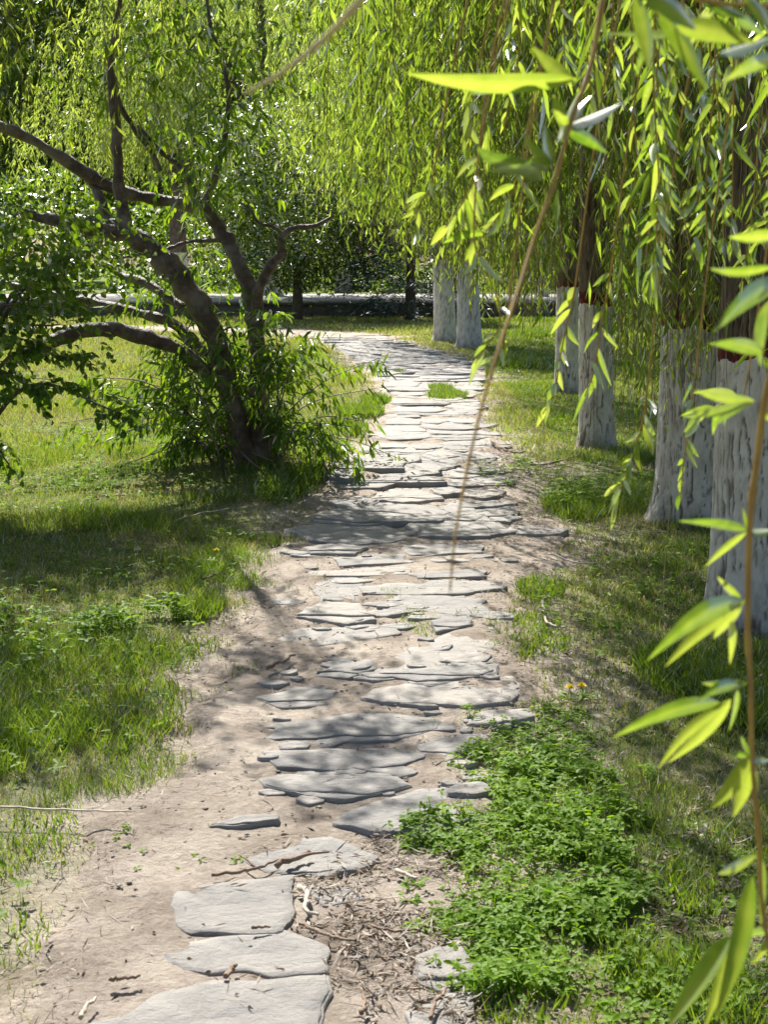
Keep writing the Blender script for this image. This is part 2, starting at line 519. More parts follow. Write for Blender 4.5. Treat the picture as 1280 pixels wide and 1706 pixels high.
# ------------------------------------------------------------------ flagstones, children of the path
def flagstone(outline, rise, tilt, near=True, seed=0, layers=1, thick=.05):
    """cleft slab: a full-outline bottom layer and thinner broken layers on top of it"""
    P = np.asarray(outline, float)[:, :2]
    c = P.mean(0)
    n = 52 if near else 20
    closed = np.vstack([P, P[:1]])
    seg = np.linalg.norm(np.diff(closed, axis=0), axis=1)
    s = np.concatenate([[0], np.cumsum(seg)])
    t = np.linspace(0, s[-1], n, endpoint=False)
    Q0 = np.stack([np.interp(t, s, closed[:, 0]), np.interp(t, s, closed[:, 1])], 1)
    A = np.sum(Q0[:, 0] * np.roll(Q0[:, 1], -1) - Q0[:, 1] * np.roll(Q0[:, 0], -1))
    if A < 0: Q0 = Q0[::-1]
    Q0 = c + (Q0 - c) * (1.09 if near else 1.04)
    size = np.sqrt(max(1e-4, .5 * abs(A)))
    dirc = unit(Q0 - c)
    jag = (fbm(Q0[:, 0] * 11 + seed, Q0[:, 1] * 11, 0, 4) - .5) * 2 + .5 * (np.floor(fbm(Q0[:, 0] * 26, Q0[:, 1] * 26 + seed, 1, 2) * 5) / 5 - .5)
    Q0 = Q0 + dirc * (size * .09 * jag)[:, None]
    g0 = float(hz(*c)) + .0225
    g = Geo()
    k = np.arange(n)
    zoff = rise
    for ly in range(layers):
        if ly == 0:
            Q = Q0
        else:
            hd = .5 * (Q0[:, 1].max() - Q0[:, 1].min())
            f_ = .75 - .55 * vnoise(seed * 1.7, ly * 5.1) - .45 * (ly - 1)
            sl = .5 * (vnoise(seed * 2.3, ly * 7.7) - .5)
            Q = c + (Q0 - c) * (.985 - .012 * ly)
            yc = c[1] - f_ * hd + sl * (Q[:, 0] - c[0]) + .55 * hd * (fbm(Q[:, 0] * 9 + seed, ly * 3.1, 0, 4) - .5)
            Q = np.stack([Q[:, 0], np.minimum(np.maximum(Q[:, 1], yc), Q[:, 1].max())], 1)
            zoff += .0025 + .0055 * vnoise(seed, ly * 3.3)
        def top(x, y):
            h = .007 * (fbm(x * 7 + seed, y * 14, ly, 3) - .5) + .006 * (fbm(x * 30, y * 30, seed + ly, 2) - .5)
            return np.maximum(zoff + h + tilt[0] * (x - c[0]) + tilt[1] * (y - c[1]), .005 + .004 * ly)
        cq = Q.mean(0)
        rings = ([1.0, .985, .8, .5, .2] if near else [1.0, .96, .5])
        low = Q + dirc * size * .012 if ly == 0 else Q
        vs_ = [np.column_stack([low, np.full(n, -thick) if ly == 0 else top(low[:, 0], low[:, 1]) - .02])]
        for q_, r_ in enumerate(rings):
            q = cq + (Q - cq) * r_
            vs_.append(np.column_stack([q, top(q[:, 0], q[:, 1]) - (.0025 if q_ == 0 else 0)]))
        vs_.append(np.array([[cq[0], cq[1], float(top(np.array([cq[0]]), np.array([cq[1]]))[0])]]))
        nr = len(rings) + 1
        fs_ = [np.stack([a_ * n + k, a_ * n + (k + 1) % n, (a_ + 1) * n + (k + 1) % n, (a_ + 1) * n + k], -1) for a_ in range(nr - 1)]
        fs_.append(np.stack([(nr - 1) * n + k, (nr - 1) * n + (k + 1) % n, np.full(n, nr * n)], -1))
        g.add(np.concatenate(vs_) - np.array([c[0], c[1], 0]), fs_)
    return obj('flagstone', g.mesh('flagstone'), M['slate'], path, (c[0], c[1], g0))

def rough_poly(cx, cy, wd, depth, pw=3.2):
    m = rng.integers(5, 9)
    a = np.sort((np.arange(m) + rng.random(m) * .75) / m) * 2 * np.pi + rng.random()
    rr = .82 + .36 * rng.random(m)
    sup = (np.abs(np.cos(a)) ** pw + np.abs(np.sin(a)) ** pw) ** (-1 / pw)
    return np.stack([cx + wd * .53 * rr * sup * np.cos(a), cy + depth * .53 * rr * sup * np.sin(a)], 1)

STONES = [
 [(150,1701),(195,1688),(275,1646),(380,1636),(532,1625),(528,1706),(525,1790),(160,1790)],
 [(272,1563),(340,1553),(400,1546),(470,1542),(540,1563),(535,1606),(450,1610),(420,1603),(350,1606),(300,1593)],
 [(292,1501),(302,1478),(340,1463),(480,1448),(465,1540),(320,1540),(295,1516)],
 [(410,1401),(425,1381),(550,1378),(580,1388),(630,1411),(600,1426),(530,1438),(450,1431),(415,1416)],
 [(565,1353),(585,1336),(695,1301),(745,1296),(790,1300),(785,1345),(725,1361),(645,1366)],
 [(515,1471),(520,1461),(590,1466),(605,1481),(540,1493)],
 [(677,1676),(745,1648),(785,1646),(790,1706),(775,1770),(680,1780),(685,1706)],
 [(695,1585),(760,1556),(785,1600),(745,1640),(700,1625)],
 [(440,1288),(475,1281),(650,1283),(675,1296),(605,1311),(565,1317),(515,1313),(450,1301)],
 [(460,1220),(472,1200),(580,1180),(650,1182),(725,1190),(720,1205),(650,1220),(580,1225),(550,1232),(480,1232)],
 [(455,1243),(550,1240),(650,1238),(700,1250),(665,1264),(560,1272),(470,1266)],
 [(695,1232),(735,1217),(785,1222),(792,1245),(740,1254),(705,1247)],
 [(610,1155),(640,1140),(680,1132),(815,1127),(845,1120),(860,1140),(850,1160),(770,1168),(650,1162)],
 [(630,1085),(680,1077),(725,1060),(770,1045),(818,1042),(822,1095),(780,1100),(730,1105),(675,1112),(635,1117)],
 [(640,1119),(770,1106),(825,1106),(822,1122),(700,1130)],
 [(720,1035),(780,1027),(785,1040),(730,1050)],
 [(640,1012),(665,992),(700,990),(800,997),(806,1020),(765,1023),(700,1015),(660,1022)],
 [(610,975),(680,968),(715,965),(825,966),(835,975),(750,987),(680,988),(620,986)],
 [(522,970),(535,959),(595,957),(605,970),(595,995),(540,998)],
 [(495,1025),(535,1002),(600,1005),(620,1030),(580,1037)],
 [(470,1060),(500,1042),(580,1041),(655,1037),(660,1050),(600,1060),(525,1070)],
 [(530,1120),(560,1105),(620,1095),(625,1110),(580,1122)],
 [(430,1152),(510,1138),(560,1142),(545,1162),(470,1168)],
 [(785,1195),(800,1178),(880,1173),(890,1185),(850,1200)],
 [(520,950),(670,942),(680,953),(600,957),(525,956)],
 [(685,955),(795,948),(805,959),(700,963)],
 [(560,927),(670,920),(668,934),(570,939)],
 [(672,910),(700,905),(800,905),(798,917),(690,922)],
 [(510,912),(560,905),(610,912),(590,922),(520,922)],
 [(355,1368),(400,1352),(462,1350),(460,1358),(400,1366)],
]
for i, poly in enumerate(STONES):
    q = [gp(x, y, .03) for x, y in poly]
    flagstone(q, .002 + .006 * rng.random(), (rng.normal(0, .010), -.012 + rng.normal(0, .012)), True, i * 3.7, 1 if i in (1, 2, 3, 4, 5, 12, 16, 18) else 1 + int(rng.random() < .5))
# farther on, the slabs lie in uneven rows
y = gp(640, 902)[1]
k = 0
while y < PEND - 1.0:
    l, r = path_lr(y)
    l, r = float(l) + .0, float(r) - (.24 if 7.5 < y < 11.5 else .04)
    depth = (.26 + .30 * rng.random()) * (1 + max(0, y - 10) * .035)
    x = l + rng.random() * .12
    while x < r - .1:
        wd = .20 + .52 * rng.random() ** 1.2
        wd = min(wd, r + .08 - x)
        cx, cy = x + wd / 2, y + rng.normal(0, .11)
        if rng.random() < .96 and wd > .12:
            flagstone(rough_poly(cx, cy, wd * 1.08, depth * 1.1, 2.6), .003 + .011 * rng.random(), (rng.normal(0, .016), -.014 + rng.normal(0, .022)), y < 12, 200 + k * 2.3, 1 + int(rng.random() < .3))
            k += 1
        x += wd + .015 * rng.random()
    y += depth * .74
# broken flakes between the larger slabs
nf = 0
while nf < 92:
    py_ = rng.uniform(925, 1345); px_ = rng.uniform(455, 830) + (1130 - py_) * .12
    q = gp(px_, py_)
    sz = .035 + .075 * rng.random() ** 1.5
    flagstone(rough_poly(q[0], q[1], sz * (1 + 1.1 * rng.random()), sz, 2.4), .002 + .008 * rng.random(), (rng.normal(0, .06), rng.normal(-.03, .06)), False, 900 + nf * 1.9, 1, .02)
    nf += 1

# ------------------------------------------------------------------ road, wall, post
def box_geo(g, x0, x1, y0, y1, z0, z1, nx=1, rough=0, seed=0):
    xs_ = np.linspace(x0, x1, nx + 1)
    prof = np.array([[y0, z0], [y0, z1], [y1, z1], [y1, z0]])
    V = np.stack([np.repeat(xs_[:, None], 4, 1), np.repeat(prof[None, :, 0], nx + 1, 0), np.repeat(prof[None, :, 1], nx + 1, 0)], -1)
    if rough:
        V[:, 1:3, 2] += rough * (fbm(V[:, 1:3, 0] * 1.7 + seed, V[:, 1:3, 1]) - .5) * 2
        V[:, :2, 1] += rough * (fbm(V[:, :2, 0] * 2.1 + seed, V[:, :2, 2] * 4) - .5) * 2
    i = np.arange(nx)[:, None] * 4 + np.arange(4)[None]
    j = np.arange(nx)[:, None] * 4 + (np.arange(4)[None] + 1) % 4
    f = np.stack([i, i + 4, j + 4, j], -1).reshape(-1, 4)
    e = np.array([[0, 1, 2, 3], [nx * 4 + 3, nx * 4 + 2, nx * 4 + 1, nx * 4]])
    g.add(V.reshape(-1, 3), [f, e])
g = Geo(); box_geo(g, -60, 60, WALL_Y + .30, WALL_Y + 10.5, .30, .47, 60, .01)
road = tag(obj('road', g, M['road']), kind='structure')
wall = thing('low_wall', 'low dark stone retaining wall along the near edge of the far road', 'wall', (0, WALL_Y, 0))
g = Geo(); box_geo(g, -60, 60, 0, .29, -.1, .36, 400, .035, 3); obj('wall_face', g, M['wall'], wall)
for i in range(60):
    g = Geo(); box_geo(g, -1 + .012, 1 - .012, -.05, .32, 0, .075, 4, .012, i)
    obj('coping_slab', g, M['wall'], wall, (-59 + 2 * i, 0, .362 + .01 * rng.random()))
pp = at(573, 494, 51.5)
post = thing('stone_post', 'pale square stone post standing on the far side of the road', 'post', (pp[0], 51.5, .4))
g = Geo(); box_geo(g, -.33, .33, -.3, .3, 0, .82, 2, .015); obj('shaft', g, M['post'], post)
g = Geo(); box_geo(g, -.38, .38, -.35, .35, .822, .94, 2, .012); obj('cap', g, M['post'], post)

# ------------------------------------------------------------------ willow trees
YLIM = np.array([(-400, 330), (0, 330), (250, 300), (330, 200), (400, 80), (430, 170), (480, 300), (540, 365), (620, 400), (700, 440), (760, 465), (820, 500), (870, 520), (930, 470), (955, 300),
                 (1005, 330), (1020, 600), (1050, 800), (1090, 760), (1110, 690), (1150, 740), (1180, 680), (1230, 600), (1300, 620), (1700, 900)], float)
def ylimit(px):
    return np.interp(px, YLIM[:, 0], YLIM[:, 1])

def trunk_parts(root, r0, h_paint, band, h_top, lean, near, seed, painted=True):
    """trunk as stacked rings: whitewashed foot, red band, bare bark above"""
    sides = 200 if near else 56
    dz = .0125 if near else .05
    def ring_block(z0, z1, name, mat, cracky):
        nz = max(3, int((z1 - z0) / (dz if z0 < h_paint else dz * 2.2)) + 1)
        z = np.linspace(z0, z1, nz)
        a = np.linspace(0, 2 * np.pi, sides, endpoint=False)
        Z, A = np.meshgrid(z, a, indexing='ij')
        base = r0 * (1 + .34 * np.exp(-(Z + .02) / .09) * (.55 + .9 * vnoise(np.cos(A) * 1.6 + seed, np.sin(A) * 1.6)) + .10 * np.exp(-Z / .5) - .035 * Z)
        cx, cy = np.cos(A) * r0, np.sin(A) * r0
        base = base * (1 + .10 * (fbm(np.cos(A) * .9 + seed, np.sin(A) * .9, Z * .5) - .5) * 2)
        wx = .16 * (fbm(cx * 9 + seed, cy * 9, Z * 9, 4) - .5)
        n1 = vnoise(cx * 36 + seed + wx * 9, cy * 36 + wx * 9, Z * 2.6 + wx * 3)
        n2 = vnoise(cx * 70 + seed + wx * 14, cy * 70 + 3 + wx * 14, Z * 7)
        rid = 1 - np.abs(2 * n1 - 1)
        rid2 = 1 - np.abs(2 * n2 - 1)
        crack = sstep(.88, .97, rid) * sstep(.36, .52, fbm(cx * 12 + 9, cy * 12, Z * 9 + seed))
        crack = np.maximum(crack, .7 * sstep(.90, .98, rid2) * sstep(.4, .6, vnoise(cx * 13, cy * 13, Z * 6 + 7)))
        dep = (.013 if near else .012) * min(1, r0 / .17)
        rr = base - dep * crack + .006 * (fbm(cx * 30, cy * 30, Z * 18 + seed) - .5)
        lx, ly = lean[0] * Z + .02 * np.sin(Z * 1.3 + seed), lean[1] * Z
        V = np.stack([np.cos(A) * rr + lx, np.sin(A) * rr + ly, Z + sstep(.3, .8, Z) * .035 * (fbm(np.cos(A) * 3 + seed, np.sin(A) * 3, 2, 3) - .5) * 2], -1)
        g = Geo()
        i = np.arange(nz - 1)[:, None] * sides + np.arange(sides)[None]
        j = np.arange(nz - 1)[:, None] * sides + (np.arange(sides)[None] + 1) % sides
        g.add(V.reshape(-1, 3), np.stack([i, j, j + sides, i + sides], -1).reshape(-1, 4), (crack * cracky).ravel())
        o = obj(name, g.mesh(name, True), mat, root)
        return o
    if painted:
        ring_block(-.06, h_paint, 'whitewashed_trunk_foot', M['wash'], .78 if near else .6)
        if band > 0:
            ring_block(h_paint, h_paint + band, 'red_paint_band', M['red'], .8)
        ring_block(h_paint + band, h_top, 'trunk', M['bark'], .85)
    else:
        ring_block(-.06, h_top, 'trunk', M['bark'], .85)

def strands(g, gs, P0, out, zend, reach, dens, Lf, Wf, tint0, lod, sway=.06, stem=True, trim=True, keep=1.0, spread=.8, gap_top=.15):
    """hanging willow twigs: P0 (S,3) starts, out (S,2) outward unit, zend (S)"""
    S = len(P0)
    end_xy = P0[:, :2] + out * reach[:, None]
    if trim:
        E = np.column_stack([end_xy, zend])
        px, py = proj(E)
        lim = ylimit(px) + rng.normal(0, 26, S)
        zc = np.maximum((E - EYE) @ FW, .3)
        over = np.maximum(py - lim, 0)
        zend = zend + over * zc / FPX / cp
    ok = zend < P0[:, 2] - .5
    P0, out, zend, reach = P0[ok], out[ok], zend[ok], reach[ok]
    S = len(P0)
    if S == 0: return
    ph = rng.random((S, 4)) * 6.28
    am = sway * (.5 + rng.random((S, 2)))
    fq = 2.5 + 3 * rng.random((S, 2))
    lenz = P0[:, 2] - zend
    def pos(i, s):
        hx = reach[i] * (1 - np.exp(-5 * s))
        x = P0[i, 0] + out[i, 0] * hx + am[i, 0] * s * np.sin(fq[i, 0] * s * 2 + ph[i, 0])
        yv = P0[i, 1] + out[i, 1] * hx + am[i, 1] * s * np.sin(fq[i, 1] * s * 2 + ph[i, 1])
        z = P0[i, 2] + .12 * np.sin(np.minimum(s * 6, 1) * np.pi) - lenz[i] * s ** 1.25
        return np.stack([x, yv, z], -1)
    cnt = np.maximum(2, (lenz * dens * (.7 + .6 * rng.random(S))).astype(int))
    idx = np.repeat(np.arange(S), cnt)
    s = gap_top * rng.random(len(idx)) + (1 - gap_top) * rng.random(len(idx)) ** .85
    s = np.clip(s, 0, 1)
    # leaves grow in little whorls: pull positions towards nodes
    nodes = np.maximum(4, cnt / 3.2)[idx]
    s = (np.floor(s * nodes) + .5 + .22 * rng.normal(size=len(s))) / nodes
    s = np.clip(s, 0, 1)
    b = pos(idx, s)
    t = unit(pos(idx, np.minimum(s + .01, 1.02)) - pos(idx, s - .01))
    az = rng.random(len(idx)) * 2 * np.pi
    lat = np.stack([np.cos(az), np.sin(az), .15 * rng.normal(size=len(az))], -1)
    d = unit(t * (.45 + .5 * rng.random(len(az)))[:, None] + lat * spread * (.4 + .6 * rng.random(len(az)))[:, None] + np.array([0, 0, -.25]))
    nr = unit(rand_unit(len(az)) + .6 * np.array([0, 0, 1.0]))
    sc = .65 + .6 * rng.random(len(az))
    tt = np.clip(tint0 + .30 * (rng.random(len(az)) - .5) + .55 * (rng.random(S) - .47)[idx], 0, 1)
    leaf_batch(g, b, d, nr, Lf * sc, Wf * (.75 + .5 * rng.random(len(az))), tt, lod, .12)
    if stem:
        K = 8
        ss = np.linspace(0, 1, K)
        I = np.repeat(np.arange(S), K)
        P = pos(I, np.tile(ss, S)).reshape(S, K, 3)
        rad = np.linspace(1, .45, K) * (.0022 if lod else .003)
        a = np.array([0, 2.094, 4.189])
        ringv = np.stack([np.cos(a), np.sin(a), 0 * a], -1)
        V = P[:, :, None] + ringv[None, None] * rad[None, :, None, None]
        base = (np.arange(S) * K * 3)[:, None, None] + (np.arange(K - 1) * 3)[None, :, None]
        i = base + np.arange(3)[None, None]
        j = base + ((np.arange(3) + 1) % 3)[None, None]
        gs.add(V.reshape(-1, 3), np.stack([i, j, j + 3, i + 3], -1).reshape(-1, 4))

def willow(px, py, label, r0=.17, h_paint=1.2, band=.09, lean=(0, 0), near=True, height=6.5, rad=2.6, nst=500, zlo=(1.0, 2.8), dens=24,
           Lf=.085, Wf=.013, lod=0, painted=True, mat='willow', tint=.5, seed=1, loc=None, fork=2.6, trim=True, nlimb=5, stem=True, name='willow_tree', group=None):
    p = gp(px, py) if loc is None else np.array([loc[0], loc[1], 0.0])
    z0 = float(hz(p[0], p[1]))
    root = thing(name, label, 'tree', (p[0], p[1], z0), group)
    trunk_parts(root, r0, h_paint, band, fork + .25, lean, near, seed, painted)
    ends = []
    for k in range(nlimb):
        a = 2 * np.pi * (k + .35 * rng.random()) / nlimb + seed
        rr = rad * (.35 + .25 * rng.random())
        top = height * (.80 + .2 * rng.random())
        s0 = np.array([lean[0] * fork, lean[1] * fork, fork - .1 + .25 * rng.random()])
        pts = [s0, s0 + np.array([np.cos(a) * rr * .25, np.sin(a) * rr * .25, (top - fork) * .3]),
               s0 + np.array([np.cos(a) * rr * .6, np.sin(a) * rr * .6, (top - fork) * .7]),
               s0 + np.array([np.cos(a) * rr, np.sin(a) * rr, top - fork])]
        q = spline(pts, 14)
        g = Geo(); tube(g, q, np.linspace(r0 * .55, r0 * .12, 14), 9, .2, .12, seed)
        limb = obj('limb', g.mesh('limb', True), M['bark'], root)
        ends.append(q)
    allq = np.concatenate([q[4:] for q in ends])
    st = allq[rng.integers(0, len(allq), nst)] + np.array([p[0], p[1], z0]) + rng.normal(0, .15, (nst, 3))
    nb = max(6, nst // 8)
    bi = rng.integers(0, nb, nst)
    bsrc = rng.integers(0, len(allq), nb)
    st = allq[bsrc][bi] + np.array([p[0], p[1], z0]) + rng.normal(0, .16, (nst, 3))
    az = (rng.random(nb) * 2 * np.pi)[bi] + rng.normal(0, .22, nst)
    out = np.stack([np.cos(az), np.sin(az)], 1)
    reach = np.maximum(.15, rad - np.linalg.norm(st[:, :2] - p[:2], axis=1)) * np.clip(np.sqrt(rng.random(nb))[bi] + rng.normal(0, .10, nst), .05, 1.1)
    zend = zlo[0] + (zlo[1] - zlo[0]) * rng.random(nst) ** 1.2
    g, gs = Geo(), Geo()
    strands(g, gs, st, out, zend, reach, dens, Lf, Wf, tint, lod, trim=trim, stem=stem)
    off = np.array([p[0], p[1], z0])
    for gg in (g, gs):
        gg.v = [v - off.astype(np.float32) for v in gg.v]
    crown = obj('crown', g, M[mat], root)
    if stem and gs.v: obj('hanging_twigs', gs, M['twig'], crown)
    return root

willow(1262, 1035, 'thickest whitewashed willow at the right edge, deeply cracked bark, nearest of the row', .19, 1.13, .07, (.004, .02), True, 6.0, 2.2, 720, (.75, 2.2), 30, .074, .012, 2, seed=3)
willow(1160, 868, 'second nearest whitewashed willow, half hidden by hanging twigs beside the thickest trunk', .225, 1.15, .08, (.0, .02), True, 6.5, 2.4, 800, (.3, 2.2), 28, .078, .0125, 0, seed=9)
willow(993, 748, 'straight whitewashed willow with a clear dark red band and bare soil before it', .142, 1.17, .095, (-.012, .0), True, 6.5, 2.3, 640, (.2, 2.4), 24, .09, .014, 0, seed=15)
willow(945, 657, 'whitewashed willow standing just behind and left of the red-banded trunk', .135, 1.22, .07, (.0, .01), True, 7.0, 2.6, 640, (.2, 2.6), 20, .10, .016, 0, seed=22)
willow(783, 578, 'whitewashed willow trunk at the path bend, right one of the close far pair', .22, 1.55, 0, (-.02, 0), False, 9.5, 4.2, 620, (1.6, 4.5), 13, .15, .026, 0, seed=28, fork=3.2, mat='far_willow', tint=.55, stem=False)
willow(741, 568, 'furrowed whitewashed willow trunk at the path bend, left one of the close far pair', .22, 1.6, 0, (-.01, 0), False, 10, 4.6, 680, (1.6, 4.5), 13, .16, .028, 0, seed=34, fork=3.2, mat='far_willow', tint=.55, stem=False)
willow(906, 519, 'slender far whitewashed willow by the low wall, seen left of the banded trunk', .17, 2.0, 0, (0, 0), False, 11, 4.5, 420, (2.0, 5.0), 9, .20, .034, 0, seed=41, fork=3.4, mat='far_willow', tint=.5, stem=False)
willow(452, 516, 'far whitewashed willow by the road, seen just right of the leaning tree', .36, 1.6, 0, (0, 0), False, 12, 5.0, 620, (3.0, 6), 13, .21, .036, 0, seed=47, fork=3.6, mat='far_willow', tint=.5, stem=False)
willow(300, 512, 'far whitewashed willow by the road, seen through the limbs of the leaning tree', .33, 1.5, 0, (0, 0), False, 12, 5.5, 760, (2.4, 6), 14, .21, .036, 0, seed=53, fork=3.6, mat='far_willow', tint=.62, stem=False)
# willows whose trunks stand outside the frame but whose twigs hang into it
willow(0, 0, 'left-hand willow out of frame, its bright twigs hanging into the top left corner', .17, 1.2, .09, (0, 0), False, 5.4, 2.4, 340, (2.0, 3.2), 24, .085, .015, 0, seed=61, loc=(-3.4, 8.1), tint=.88)

# ------------------------------------------------------------------ leaning fruit tree on the left
TD = 9.6
tb = gp(425, 800)
tb[2] = float(hz(tb[0], tb[1]))
lean_t = thing('leaning_tree', 'leaning many-limbed fruit tree with long drooping leaves, left of the path', 'tree', tuple(tb))
def limb(name, pts, sides=10, parent=lean_t, mat='pbark', rough=.10, n=26):
    """pts: (px, py, radius in px, metres nearer(-)/farther(+) than the base)"""
    A = np.array([[*at(x, y, TD + dz), .82 * r * TD / FPX] for x, y, r, dz in pts])
    q = spline(A, n)
    g = Geo(); tube(g, q[:, :3] - tb + rng.normal(0, 1, (len(q), 3)) * q[:, 3:] * .10, np.maximum(q[:, 3] * (1 + .10 * rng.normal(size=len(q))), .002), sides + 4, 0, rough * 1.6, len(pts))
    o = obj(name, g.mesh(name, True), M[mat], parent)
    return q
LQ = []
LQ.append(limb('trunk', [(432, 812, 25, 0), (430, 740, 19, 0), (428, 660, 18, .02), (428, 580, 17, .05), (420, 500, 16, .1), (398, 440, 16, .12), (372, 388, 17, .2), (340, 345, 14, .2)], 14, rough=.14, n=40))
LQ.append(limb('trunk', [(415, 812, 26, -.05), (395, 700, 22, -.08), (370, 600, 22, -.1), (338, 520, 23, -.12), (285, 448, 23, -.15), (225, 398, 19, -.2), (165, 382, 15, -.3), (110, 372, 12, -.45), (40, 355, 8, -.6)], 14, rough=.14, n=44))
LQ.append(limb('limb', [(340, 345, 14, .2), (300, 338, 12, .2), (250, 330, 12, .2), (190, 315, 13, .15), (130, 280, 13, .1), (65, 240, 11, 0), (0, 210, 10, -.1), (-80, 180, 7, -.2)]))
LQ.append(limb('limb', [(213, 392, 15, -.2), (203, 340, 12, -.2), (195, 270, 11, -.2), (192, 200, 10, -.2), (185, 125, 9, -.2), (190, 60, 6, -.25), (205, -30, 4, -.3)]))
LQ.append(limb('limb', [(208, 385, 11, -.15), (180, 365, 10, -.05), (168, 335, 9, .05), (150, 305, 8, .15), (120, 270, 5, .3)]))
LQ.append(limb('limb', [(345, 625, 17, -.15), (300, 585, 13, -.3), (240, 563, 13, -.45), (190, 550, 14, -.55), (130, 553, 14, -.7), (75, 578, 13, -.8), (20, 600, 8, -.9)]))
LQ.append(limb('limb', [(352, 610, 15, .2), (300, 548, 12, .25), (245, 525, 10, .3), (190, 512, 10, .35), (120, 497, 9, .4), (65, 486, 8, .45), (0, 470, 5, .5)]))
LQ.append(limb('limb', [(428, 520, 12, .05), (432, 480, 12, .0), (450, 445, 10, -.05), (470, 420, 9, -.08), (466, 398, 7, -.1), (488, 381, 6, -.1), (525, 376, 5, -.12), (556, 360, 3, -.15)]))
LQ.append(limb('limb', [(470, 388, 4, -.1), (455, 378, 3.5, -.1), (430, 370, 3, -.1), (418, 350, 2.5, -.1), (402, 338, 2, -.1)], 6))
LQ.append(limb('limb', [(268, 285, 5, .3), (250, 250, 6, .25), (225, 215, 6, .2), (200, 175, 5, .1), (192, 130, 4, -.1)], 7))
LQ.append(limb('limb', [(330, 330, 7, .25), (300, 280, 6, .3), (265, 250, 5, .3), (230, 210, 4, .3)], 7))
LQ.append(limb('limb', [(385, 400, 6, .2), (320, 402, 4, .3), (275, 415, 4, .35), (200, 430, 3, .4)], 7))
LQ.append(limb('limb', [(340, 540, 10, 0), (300, 510, 9, .1), (240, 470, 8, .2), (205, 460, 7, .3), (180, 440, 4, .35)], 8))
LQ.append(limb('limb', [(340, 345, 9, .2), (370, 250, 6, .3), (380, 150, 5, .35), (350, 40, 4, .4), (340, -60, 3, .4)], 8))

def sprigs(g, gt, base, d, nleaf, tlen, Lf, Wf, tint, lod=1, droop=.7, wide=.4, tw=.0022):
    """short twigs with alternate leaves"""
    S = len(base)
    if S == 0: return
    d = unit(d)
    idx = np.repeat(np.arange(S), nleaf)
    s = np.tile((np.arange(nleaf) + .4) / nleaf, S) + rng.normal(0, .04, S * nleaf)
    tl = np.broadcast_to(np.asarray(tlen, float), (S,))
    sag = np.array([0, 0, -1.0])
    pos = base[idx] + d[idx] * (tl[idx] * s)[:, None] + sag * (.25 * tl[idx] * s * s)[:, None]
    side_ = unit(np.cross(d, np.array([0, 0, 1.0])) + 1e-4)
    sg = np.tile(np.where(np.arange(nleaf) % 2, 1.0, -1.0), S)
    ld = unit(d[idx] * .55 + side_[idx] * (sg * .6)[:, None] + sag * droop * (.5 + rng.random((S * nleaf, 1))) + .35 * rng.normal(size=(S * nleaf, 3)))
    nr = unit(rand_unit(S * nleaf) * .8 + np.array([0, 0, 1.0]))
    n = S * nleaf
    tt = np.clip(tint + .45 * (rng.random(n) - .5) + .3 * (rng.random(S) - .5)[idx], 0, 1)
    leaf_batch(g, pos, ld, nr, Lf * (.6 + .6 * rng.random(n)), Wf * (.7 + .5 * rng.random(n)), tt, lod, .16, wide)
    if gt is not None:
        a = np.array([0, 2.094, 4.189])
        ringv = np.stack([np.cos(a), np.sin(a), 0 * a], -1) * tw
        m = base + d * (tl * .5)[:, None] + sag * (.06 * tl)[:, None]
        e = base + d * tl[:, None] + sag * (.25 * tl)[:, None]
        V = np.stack([base[:, None] + ringv, m[:, None] + ringv * .8, e[:, None] + ringv * .4], 1)
        o = (np.arange(S) * 9)[:, None, None] + (np.arange(2) * 3)[None, :, None]
        i = o + np.arange(3); j = o + (np.arange(3) + 1) % 3
        gt.add(V.reshape(-1, 3), np.stack([i, j, j + 3, i + 3], -1).reshape(-1, 4))

def blob_points(blobs, dist, dspread):
    out = []
    for px, py, rx, ry, n in blobs:
        a = rng.normal(0, .5, (n, 2))
        for u, v in a:
            out.append(at(px + rx * u, py + ry * v, dist + rng.normal(0, dspread)))
    return np.array(out)

g, gt = Geo(), Geo()
B = blob_points([(300, 60, 170, 100, 95), (335, 235, 80, 90, 42), (350, 320, 60, 40, 24), (250, 170, 90, 90, 16), (110, 120, 120, 90, 14), (270, 480, 70, 55, 30), (330, 450, 50, 50, 14), (430, 520, 60, 60, 16),
                 (400, 170, 50, 130, 30)], TD + .35, .3)
az = rng.random(len(B)) * 6.28
D = np.stack([np.cos(az), np.sin(az), rng.normal(-.05, .25, len(B))], -1)
sprigs(g, gt, B - tb, D, 9, .30 + .2 * rng.random(len(B)), .105, .024, .7, 1, .8)
B = blob_points([(440, 590, 70, 50, 15), (350, 640, 80, 70, 12), (470, 640, 70, 70, 12), (395, 560, 60, 40, 8), (330, 570, 55, 40, 8), (500, 600, 60, 60, 8)], TD - .25, .15)
az = rng.random(len(B)) * 6.28
sprigs(g, gt, B - tb, np.stack([np.cos(az), np.sin(az), rng.normal(.1, .3, len(B))], -1), 8, .28, .10, .022, .6, 1, .8)
